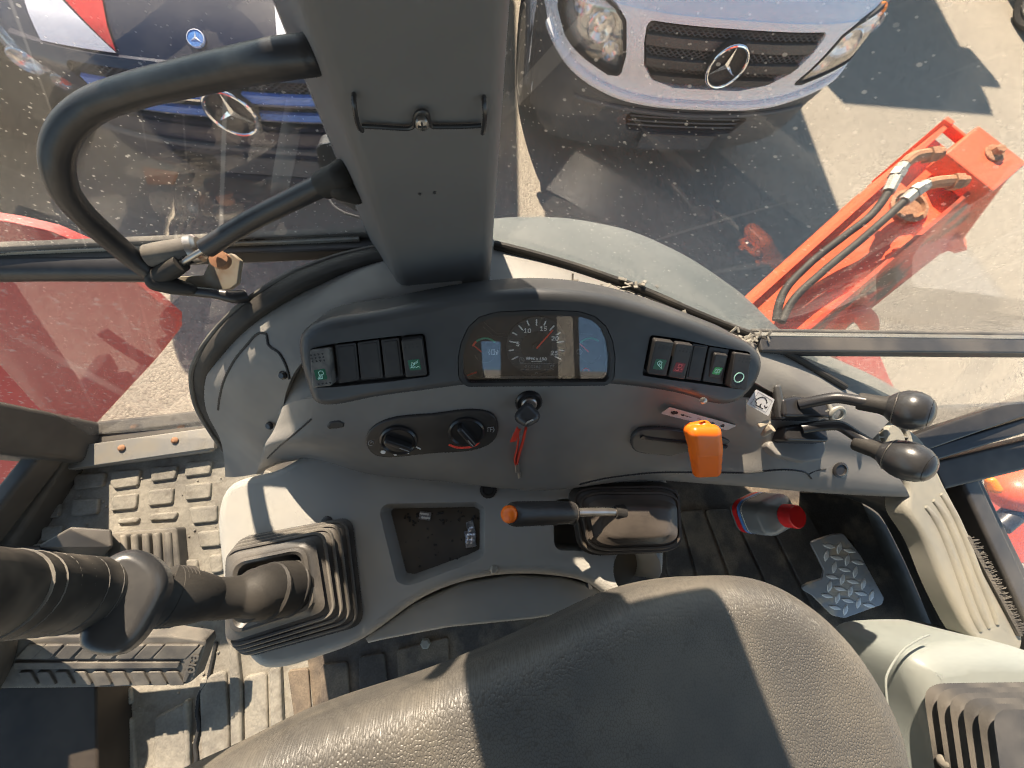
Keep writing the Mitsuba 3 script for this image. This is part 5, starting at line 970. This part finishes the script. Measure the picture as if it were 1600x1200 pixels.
def art2(kk, M, w_, h_):
    add(kk, 'symbol', strokes([arc(0, -.06 * h_, .26 * w_, 25, 165, 14), [(-.3 * w_, -.12 * h_), (-.18 * w_, -.2 * h_)], [(-.33 * w_, .02 * h_), (-.27 * w_, -.04 * h_)], [(.02 * w_, -.1 * h_), (0, -.24 * h_), (.05 * w_, -.24 * h_)], [(.2 * w_, -.1 * h_), (.3 * w_, -.2 * h_), (.34 * w_, -.08 * h_)], [(-.2 * w_, -.3 * h_), (.2 * w_, -.3 * h_)]], .0012, .0003, M), 'black_print', False)
    add(kk, 'border', strokes([[(-.42 * w_, -.4 * h_), (.42 * w_, -.4 * h_), (.42 * w_, .36 * h_), (-.38 * w_, .42 * h_), (-.42 * w_, -.4 * h_)]], .0004, .0003, M), 'grey_print', False)
sticker([(1042, 630), (1146, 659), (1130, 666), (1028, 640)], LD, .0085, 'long white sticker with a fast and slow arrow scale', art1)
RP = Plane(P(1160, 600, .436), P(1210, 610, .440), P(1180, 660, .458))
sticker([(1171, 606), (1199, 621), (1190, 647), (1156, 628)], RP, .012, 'square white sticker with black machine symbols', art2)
add(D, 'recess_rim', tube(PS([(1262, 742, .508), (1275, 735, .505), (1290, 733, .503)]), .0015, 6), 'black_print'); add(D, 'grommet', lathe([(.011, 0), (.011, .002), (.008, .003), (.007, .001)], frame(P(1312, 734, .503), [-.05, -.35, 1]), 20), 'gloss_black')
# ---- key
k = thing('ignition_key', 'black-headed ignition key with a ring and a red tag hanging down', 'key')
kp = [on(826, 630, .006), on(824, 640, .018), on(822, 652, .030)]
add(k, 'blade', tube(np.array(kp[:2]), .002, 6, False), 'steel'); add(k, 'head', hull([(on(824, 640, .016), .008), (on(816, 651, .021), .009), (on(832, 650, .021), .009), (on(823, 657, .026), .0075)], 3), 'knob_black')
add(k, 'split_ring', tube(np.array([on(833, 656, .032), on(826, 659, .034), on(818, 666, .028), on(813, 676, .019), on(812, 684, .013)]), .0011, 8), 'steel')
tg = [on(808, 668, .021), on(801, 682, .014), on(797, 692, .010), on(806, 690, .010), on(814, 676, .018)]; add(k, 'tag', panel(np.array(tg), .002, .0005), 'red_tag')
add(k, 'strap', [tube(np.array([on(822, 668, .020), on(817, 690, .010), on(812, 706, .005), on(808, 724, .004)]), [.003, .0034, .0036, .0032], 10, flat=.5), tube(np.array([on(813, 672, .018), on(808, 700, .006), on(804, 718, .004), on(806, 727, .004)]), [.002, .0024, .0026, .0022], 10, flat=.5)], 'red_tag', label='dark red strap loop')
add(k, 'end_clip', [rbox(.006, .016, .004, .001, frame(on(808, 731, .004), LD.n, on(818, 730) - on(808, 731))), rbox(.004, .012, .003, .001, frame(on(811, 742, .004), LD.n, on(821, 741) - on(811, 742)))], 'steel')
# ---- orange throttle knob
k = thing('throttle_lever', 'bright orange paddle knob of the hand throttle in its dashboard slot', 'lever')
add(k, 'stem', tube(np.array([on(1086, 693, .004), on(1092, 690, .025), on(1096, 690, .04)]), .008, 12), 'orange_plastic')
def q3(u, v, l): return on(u, v, l)
kn = hull([(q3(1086, 676, .055), .009), (q3(1112, 676, .055), .010), (q3(1091, 737, .038), .0075), (q3(1117, 736, .038), .0075), (q3(1115, 702, .055), .010), (q3(1089, 702, .055), .010)], 3)
add(k, 'knob', kn, 'orange_plastic', True)
add(k, 'back_shell', hull([(q3(1080, 672, .038), .009), (q3(1100, 668, .040), .009), (q3(1084, 700, .040), .006)], 3), 'orange_plastic', True)

# ---- two ball levers on the right
def ball_lever(pts, ball, label):
    k = thing('control_lever', label, 'lever', 'black control levers at the right end of the dashboard')
    add(k, 'rod', tube(PS(pts), .0068, 16), 'tube_paint')
    a_, b_ = P(*ball[0]), P(*ball[1]); L = np.linalg.norm(b_ - a_); M = frame(a_, b_ - a_)
    add(k, 'sleeve', lathe([(.0095, -.024), (.0105, -.022), (.0105, -.004), (.0125, .004)], M, 28), 'rubber')
    add(k, 'knob', lathe([(.0105, 0), (.0125, L * .05), (.0175, L * .18), (.0212, L * .36), (.0222, L * .5), (.0216, L * .64), (.0190, L * .8), (.0150, L * .9), (.0100, L * .97), (.004, L)], M, 48), 'knob_black', 40)
    add(k, 'seam_ring', lathe([(.0178, L * .19), (.0186, L * .205), (.0194, L * .22)], M, 48), 'steel', True)
    add(k, 'end_cap', lathe([(.0156, L * .895), (.0152, L * .905), (.0125, L * .95), (.0085, L * .99), (.003, L * 1.012)], M, 40), 'gloss_black', True)
ball_lever([(1250, 632, .44), (1278, 626, .425), (1300, 622, .415), (1345, 627, .40), (1385, 633, .385)], ((1383, 634, .388), (1462, 648, .36)), 'upper of two black egg-knobbed levers at the dashboard right end')
ball_lever([(1252, 670, .455), (1285, 665, .443), (1305, 664, .435), (1340, 682, .425), (1378, 706, .41)], ((1374, 704, .412), (1462, 736, .375)), 'lower of two black egg-knobbed levers at the dashboard right end')
k = thing('lever_base', 'black plastic lever base with two slots at the right end of the dashboard', 'lever base')
for (u0, v0, u1, v1, d) in ((1222, 618, 1296, 652, .452), (1226, 662, 1292, 690, .468)):
    add(k, 'slot_housing', slab_at([(u0, v0 + 4), (u0 + 20, v0), (u1, v0 + 6), (u1 + 6, v1), (u0 + 4, v1 - 2)], d - .012, .03, .004, .004, step=.003), 'gloss_black')
add(k, 'lower_plate', slab_at([(1190, 690), (1230, 688), (1290, 680), (1291, 704), (1285, 718), (1258, 722), (1215, 712)], .478, .012, .003, .006), 'dash_plastic')
add(k, 'upright_rib', rbox(.010, .045, .012, .004, frame(P(1216, 628, .448), [0, -.2, 1], [1, .1, 0])), 'pod_plastic')
k = thing('fork_clip', 'pale metal fork clip between the two control levers', 'clip')
add(k, 'ring', tube(np.array([P(1308, 647, .44) + .0085 * np.array([math.cos(q), .8 * math.sin(q), .6 * math.sin(q)]) for q in np.linspace(0, 6.28, 18)]), .003, 8, False), 'zinc'); add(k, 'fork', [rbox(.016, .006, .01, .002, frame(P(1290, 642, .445), [0, 0, 1], [1, .3, 0])), rbox(.005, .02, .006, .002, frame(P(1297, 638, .44), [0, 0, 1], [1, .2, 0]))], 'zinc')
k = thing('bent_latch', 'small bent pale metal latch on the dashboard left of the lower control lever', 'latch')
add(k, None, [rbox(.018, .006, .004, .0015, frame(P(1194, 662, .452), [0, 0, 1], [1, .35, 0])), tube(PS([(1192, 680, .465), (1200, 672, .455), (1206, 668, .45)]), [.003, .005, .006], 10)], 'beige_metal')

# ---- right side trim
k = thing('side_trim', 'dusty beige ribbed plastic trim along the right side of the cab', 'trim panel')
TR = Plane(P(1300, 640, .50), P(1440, 740, .53), P(1590, 1010, .56))
Mt = TR.frame((1420, 760), (1600, 760))
tp = [(1318, 668), (1335, 622), (1390, 650), (1445, 690), (1470, 742), (1500, 800), (1545, 890), (1600, 1010), (1590, 1030), (1527, 1003), (1505, 968), (1470, 895), (1440, 830), (1418, 790), (1420, 762), (1385, 738), (1345, 710)]
add(k, 'panel', slab(spline(TR.local(Mt, tp), 120, True), .028, .008, Mt, step=.006), 'trim_plastic', 30)
for pts in ([(1446, 792), (1462, 812), (1480, 850), (1500, 905), (1520, 960), (1532, 985)], [(1458, 782), (1476, 806), (1494, 846), (1514, 900), (1532, 950), (1545, 980)], [(1470, 772), (1490, 802), (1508, 842), (1528, 895), (1548, 945), (1558, 975)]):
    add(k, 'rib', tube(np.array([TR.hit(u, v, .0005) for u, v in pts]), [.003] + [.0055] * 4 + [.004], 12, flat=.7), 'trim_plastic')
add(k, 'side_wall', sheet([PS([(1290, 770, .56), (1410, 786, .565), (1440, 835, .565), (1470, 900, .57), (1505, 970, .57), (1530, 1010, .57)]), PS([(1270, 770, .72), (1390, 795, .72), (1425, 850, .72), (1452, 910, .72), (1480, 970, .72), (1500, 1010, .72)]), PS([(1250, 770, FL), (1370, 800, FL), (1405, 860, FL), (1430, 915, FL), (1455, 975, FL), (1470, 1010, FL)])], 40, 14, .006), 'rubber')
rings_v = P(1388, 684, .506); nv = TR.n
add(k, 'air_vent', [lathe([(.036, 0), (.036, .006), (.033, .009), (.029, .007), (.028, .002)], frame(rings_v, nv), 40), lathe([(.020, .0), (.020, .007), (.016, .010), (.002, .010)], frame(rings_v, nv), 32)], 'trim_plastic', label='round ribbed air vent in the trim')
for i in range(10): t = i * math.pi / 5; add(k, 'vent_fin', rbox(.011, .002, .007, .0008, frame(rings_v + frame(rings_v, nv)[:3, :3] @ np.array([.0245 * math.cos(t), .0245 * math.sin(t), .004]), nv, frame(rings_v, nv)[:3, :3] @ np.array([math.cos(t), math.sin(t), 0]))), 'trim_plastic')
k = thing('red_wire', 'short red wire beside the lower control lever', 'wire'); add(k, 'core', tube(PS([(1326, 684, .49), (1338, 690, .485), (1352, 698, .48)]), .0032, 10), 'red_plastic'); add(k, 'sleeve', tube(PS([(1318, 680, .495), (1330, 686, .488)]), .005, 10, False), 'beige_metal')
k = thing('brush_strip', 'grey bristle strip along the outer edge of the side trim', 'brush strip'); rr = random.Random(9); bs = []
for i in range(130):
    s = i / 130; u, v = 1512 + 80 * s, 842 + 150 * s; p_ = TR.hit(u, v, .004); bs.append(bar(p_, p_ + np.array([.009 + rr.uniform(0, .004), .003 + rr.uniform(-.003, .003), rr.uniform(0, .006)]), .0008, .0008, r=.0003))
add(k, 'bristles', cat(bs), 'dusty_rubber', False, kind='stuff'); add(k, 'holder', tube(np.array([TR.hit(1510, 838, .002), TR.hit(1552, 915, .002), TR.hit(1592, 992, .002)]), .004, 8), 'dusty_rubber')

# ---- right door and front corner
k = thing('right_door_frame', 'dark door frame meeting at the right front corner of the cab', 'door frame')
add(k, 'front_rail', [bar(P(1405, 700, .565), P(1720, 590, .53), .028, .03, r=.004), bar(P(1412, 720, .58), P(1720, 626, .54), .022, .03, r=.004)], 'frame_paint', label='grey double rail running out to the right')
add(k, 'lower_rail', bar(P(1440, 745, .60), P(1740, 672, .57), .045, .05, r=.006), 'brown_frame')
add(k, 'door_sill', [bar(P(1478, 728, .60), P(1640, 1080, .66), .035, .05, r=.006), bar(P(1500, 730, .63), P(1660, 1060, .69), .022, .03, r=.004)], 'frame_paint')
add(k, 'bristle_edge', cat([bar(P(1470 + 9 * i, 632 - 3.25 * i, .545), P(1468 + 9 * i, 627 - 3.3 * i, .538), .001, .001, r=.0004) for i in range(22)]), 'grey_print', False, kind='stuff')
k = thing('right_door_glass', 'tinted lower door pane at the right with a dotted border print', 'window')
dq = [P(1518, 735, .66), P(1700, 690, .64), P(1760, 1010, .74), P(1628, 1010, .74)]
add(k, 'pane', panel(np.array(dq), .0008), 'door_glass', False)
Mg, qg = quad_sheet(dq, .001); pg = sg.Polygon(qg); band = pg.buffer(-.002).difference(pg.buffer(-.013)); bx = pg.bounds; dots = []
for i, yy in enumerate(np.arange(bx[1], bx[3], .0036)):
    for xx in np.arange(bx[0] + (i % 2) * .0018, bx[2], .0036):
        if band.contains(sg.Point(xx, yy)): dots.append((xx, yy))
dm = lathe([(.0011, 0), (.0011, .0003)], None, 6); dv = np.vstack([dm.vertices + [a_, b_, .001] for a_, b_ in dots]); df = np.vstack([dm.faces + i * len(dm.vertices) for i in range(len(dots))])
add(k, 'dotted_border', xf(trimesh.Trimesh(dv, df, process=False), Mg), 'brown_frame', False, kind='stuff')
k = thing('side_lamp', 'orange-red lamp housing with amber lens outside the right door', 'lamp')
add(k, 'housing', hull([(P(1585, 770, .95), .05), (P(1640, 745, .93), .06), (P(1660, 800, .98), .05)], 3), 'loader_red', True); add(k, 'lens', hull([(P(1548, 752, .93), .012), (P(1556, 764, .93), .012), (P(1545, 764, .94), .008)], 2), 'amber')
k = thing('red_step', 'red painted steel step outside the right door', 'step'); add(k, None, panel(PS([(1520, 780, 1.15), (1690, 740, 1.1), (1720, 860, 1.2), (1590, 880, 1.25), (1560, 830, 1.2)]), .03, .004), 'loader_red')
k = thing('grey_pipe', 'thick grey pipe outside the right door', 'pipe'); add(k, None, tube(PS([(1560, 822, .98), (1600, 790, .96), (1680, 740, .94)]), .024, 18), 'tube_paint')

# ---- tread-plate pedal
TP = Plane(P(1270, 850, .79), P(1380, 930, .80), P(1300, 955, .83)); Mp = TP.frame((1320, 890), (1380, 880))
k = thing('tread_plate_pedal', 'bare metal pedal of lozenge-patterned tread plate in the right footwell', 'pedal')
pp_ = TP.local(Mp, [(1266, 848), (1300, 836), (1318, 834), (1345, 868), (1382, 935), (1378, 945), (1320, 966), (1300, 962), (1268, 930), (1250, 920), (1262, 912), (1285, 905), (1288, 892)])
pl = rounded(pp_, .006); add(k, 'plate', slab(pl, .005, .001, Mp, step=.004), 'tread_plate')
loz = []
e1, e2 = np.array([.0235, 0]), np.array([0, .0235]); ra_ = math.radians(-24); Rm = np.array([[math.cos(ra_), -math.sin(ra_)], [math.sin(ra_), math.cos(ra_)]])
for i in range(-8, 9):
    for j in range(-8, 9):
        c_ = Rm @ (np.array([i, j]) * .0205); q_ = sg.Point(*c_)
        if not pl.buffer(-.002).contains(q_): continue
        a_ = (math.radians(90) if (i + j) % 2 else 0.0) + ra_; n_ = 14; ys = []
        for s in np.linspace(-1, 1, n_): ys.append((.0128 * s, .0046 * (1 - s * s)))
        if not pl.buffer(-.001).contains(sg.LineString([c_ - .0125 * np.array([math.cos(a_), math.sin(a_)]), c_ + .0125 * np.array([math.cos(a_), math.sin(a_)])])): continue
        o2 = sg.Polygon(ys + [(x_, -y_) for x_, y_ in ys[::-1]][1:-1]); lz = slab(o2, .002, .0012, None, step=.0016); T_ = np.eye(4); T_[:2, :2] = [[math.cos(a_), -math.sin(a_)], [math.sin(a_), math.cos(a_)]]; T_[:3, 3] = [*c_, .0012]
        loz.append(xf(lz, Mp @ T_))
for m_ in loz: add(k, 'lozenge', m_, 'tread_lozenge', 40)
add(k, 'arm', tube(PS([(1330, 900, .83), (1330, 870, .85), (1325, 850, .88)]), .012, 10), 'frame_paint')
# ---- oil bottle
k = thing('oil_bottle', 'grey plastic oil bottle with red cap and red-blue label lying in the right footwell', 'bottle')
a_, b_ = P(1175, 800, .80), P(1232, 806, .72); ax = unit(b_ - a_); L = np.linalg.norm(b_ - a_); Mb = frame(a_, ax, [0, .5, 1])
def brect(wx, wy, z, r=.35): c = np.array([[-wx, -wy, z], [wx, -wy, z], [wx, wy, z], [-wx, wy, z]]); return rr_poly(c, r, 8)
rings = [brect(.030, .040, -.012), brect(.034, .046, -.006), brect(.034, .046, L * .62), brect(.033, .044, L * .72), brect(.026, .034, L * .84), brect(.017, .018, L * .92, .5), brect(.015, .015, L * .97, .5)]
add(k, 'body', xf(loft(rings), Mb), 'bottle_grey', 50)
add(k, 'cap', lathe([(.0205, L * .93), (.0215, L * .95), (.0215, L * 1.2), (.0195, L * 1.23), (.010, L * 1.235)], Mb, 36), 'red_plastic', 40)
lab = [brect(.0346, .0466, -.002), brect(.0346, .0466, L * .12)]; add(k, 'label', xf(loft(lab, False, False), Mb), 'red_plastic', label='red band of the label')
add(k, 'label_blue', xf(loft([brect(.0348, .0468, L * .13), brect(.0348, .0468, L * .22)], False, False), Mb), 'emblem_blue', label='blue band of the label'); add(k, 'label_stripe', xf(loft([brect(.0349, .0469, L * .25), brect(.0349, .0469, L * .27)], False, False), Mb), 'white_print')

# ---- hand lever with orange button
k = thing('hand_lever', 'brown-black hand lever with an orange end button, lying over a stepped rubber boot', 'lever')
b4 = PS([(893, 762, CT - .002), (1052, 757, CT - .002), (1057, 856, CT - .002), (912, 862, CT - .002)]); t4 = PS([(925, 785, .545), (1050, 787, .545), (1050, 843, .545), (940, 846, .545)])
rg = bellows(b4, t4, 3, .016, .22); tc = rr_poly(t4, .25); cc = tc.mean(0); rg += [cc + (tc - cc) * s + [0, 0, z] for s, z in ((.97, .004), (.9, .007), (.75, .009), (.4, .011))]
add(k, 'boot', loft(rg), 'boot_rubber', 40)
for m_ in crests(b4, t4, 3, .016, .22, .0026): add(k, 'boot_fold', m_, 'boot_rubber')
add(k, 'rod', tube(PS([(968, 800, .54), (935, 800, .525), (895, 801, .512)]), .0055, 14), 'steel'); add(k, 'rod_collar', tube(PS([(960, 800, .536), (972, 800, .542)]), [.008, .011], 14, False), 'rubber')
add(k, 'grip', tube(PS([(895, 801, .512), (885, 801, .506), (840, 802, .486), (806, 803, .471), (798, 803, .468)]), [.0125, .0138, .0142, .0142, .0125], 26), 'black_plastic')
for u in (893, 866, 848): d_ = .468 + (u - 798) * .00046; add(k, 'grip_ring', lathe([(.0135, -.0012), (.0146, 0), (.0135, .0012)], frame(P(u, 802, d_), P(840, 802, .486) - P(885, 801, .506)), 26), 'rubber')
hd = unit(P(798, 803, .468) - P(840, 802, .486)); add(k, 'button', lathe([(.0098, -.002), (.0098, .003), (.0085, .0055), (.004, .007)], frame(P(800, 803, .4675) + hd * .004 + [0, 0, .006], unit(hd + [0, 0, .9])), 26), 'orange_plastic', True)

# ---- seat
k = thing('seat', 'black grained leather seat cushion with dusty sunlit front edge', 'seat')
SD = .385
so_ = [(120, 1310), (280, 1216), (405, 1154), (530, 1106), (648, 1068), (770, 1018), (870, 972), (960, 930), (1040, 907), (1110, 899), (1185, 906), (1248, 938), (1308, 993), (1356, 1065), (1388, 1142), (1396, 1200), (1350, 1420), (500, 1750), (250, 1600)]
sp_ = spline(poly_at(so_, SD + .034), 200, True)
sm = slab(sp_, .10, .034, lvl(SD), steps=9, step=.007, foot=-.012)
add(k, 'cushion', sm, 'leather', 60)
add(k, 'base', slab(sg.Polygon(sp_).buffer(-.09), .12, .004, lvl(SD + .10)), 'black_plastic')
add(k, 'backrest', rbox(.52, .12, .44, .05, frame([.12, -.66, CAM_Z - .30], [0, .14, 1])), 'leather')
# ---- right armrest console
k = thing('armrest_console', 'pale grey-green side console with a stepped rubber bellows, beside the seat', 'console')
AD = .50
ao = [(1352, 1002), (1400, 985), (1470, 984), (1540, 1000), (1600, 1030), (1760, 1100), (1800, 1400), (1430, 1400), (1395, 1170), (1372, 1080)]
add(k, 'shell', slab(spline(poly_at(ao, AD + .07), 120, True), .12, .028, lvl(AD), steps=6, step=.007), 'pale_plastic', 40)
add(k, 'seam', tube(PS([(1452, 992, AD + .004), (1420, 1008, AD + .0005), (1396, 1035, AD + .0005), (1384, 1065, AD + .0005), (1390, 1120, AD + .0005), (1402, 1180, AD + .0005), (1412, 1250, AD + .0005)]), .0012, 8), 'pale_plastic')
b4 = PS([(1450, 1076, AD - .002), (1800, 1068, AD - .002), (1800, 1420, AD - .002), (1500, 1420, AD - .002)]); t4 = PS([(1560, 1120, AD - .075), (1800, 1115, AD - .075), (1800, 1420, AD - .075), (1600, 1420, AD - .075)])
rg = bellows(b4, t4, 5, .014, .09); add(k, 'bellows', loft(rg), 'bellows_rubber', 40)
add(k, 'peg', hull([(P(1474, 1190, AD - .012), .006), (P(1486, 1205, AD - .012), .006)], 2), 'mat_rubber')
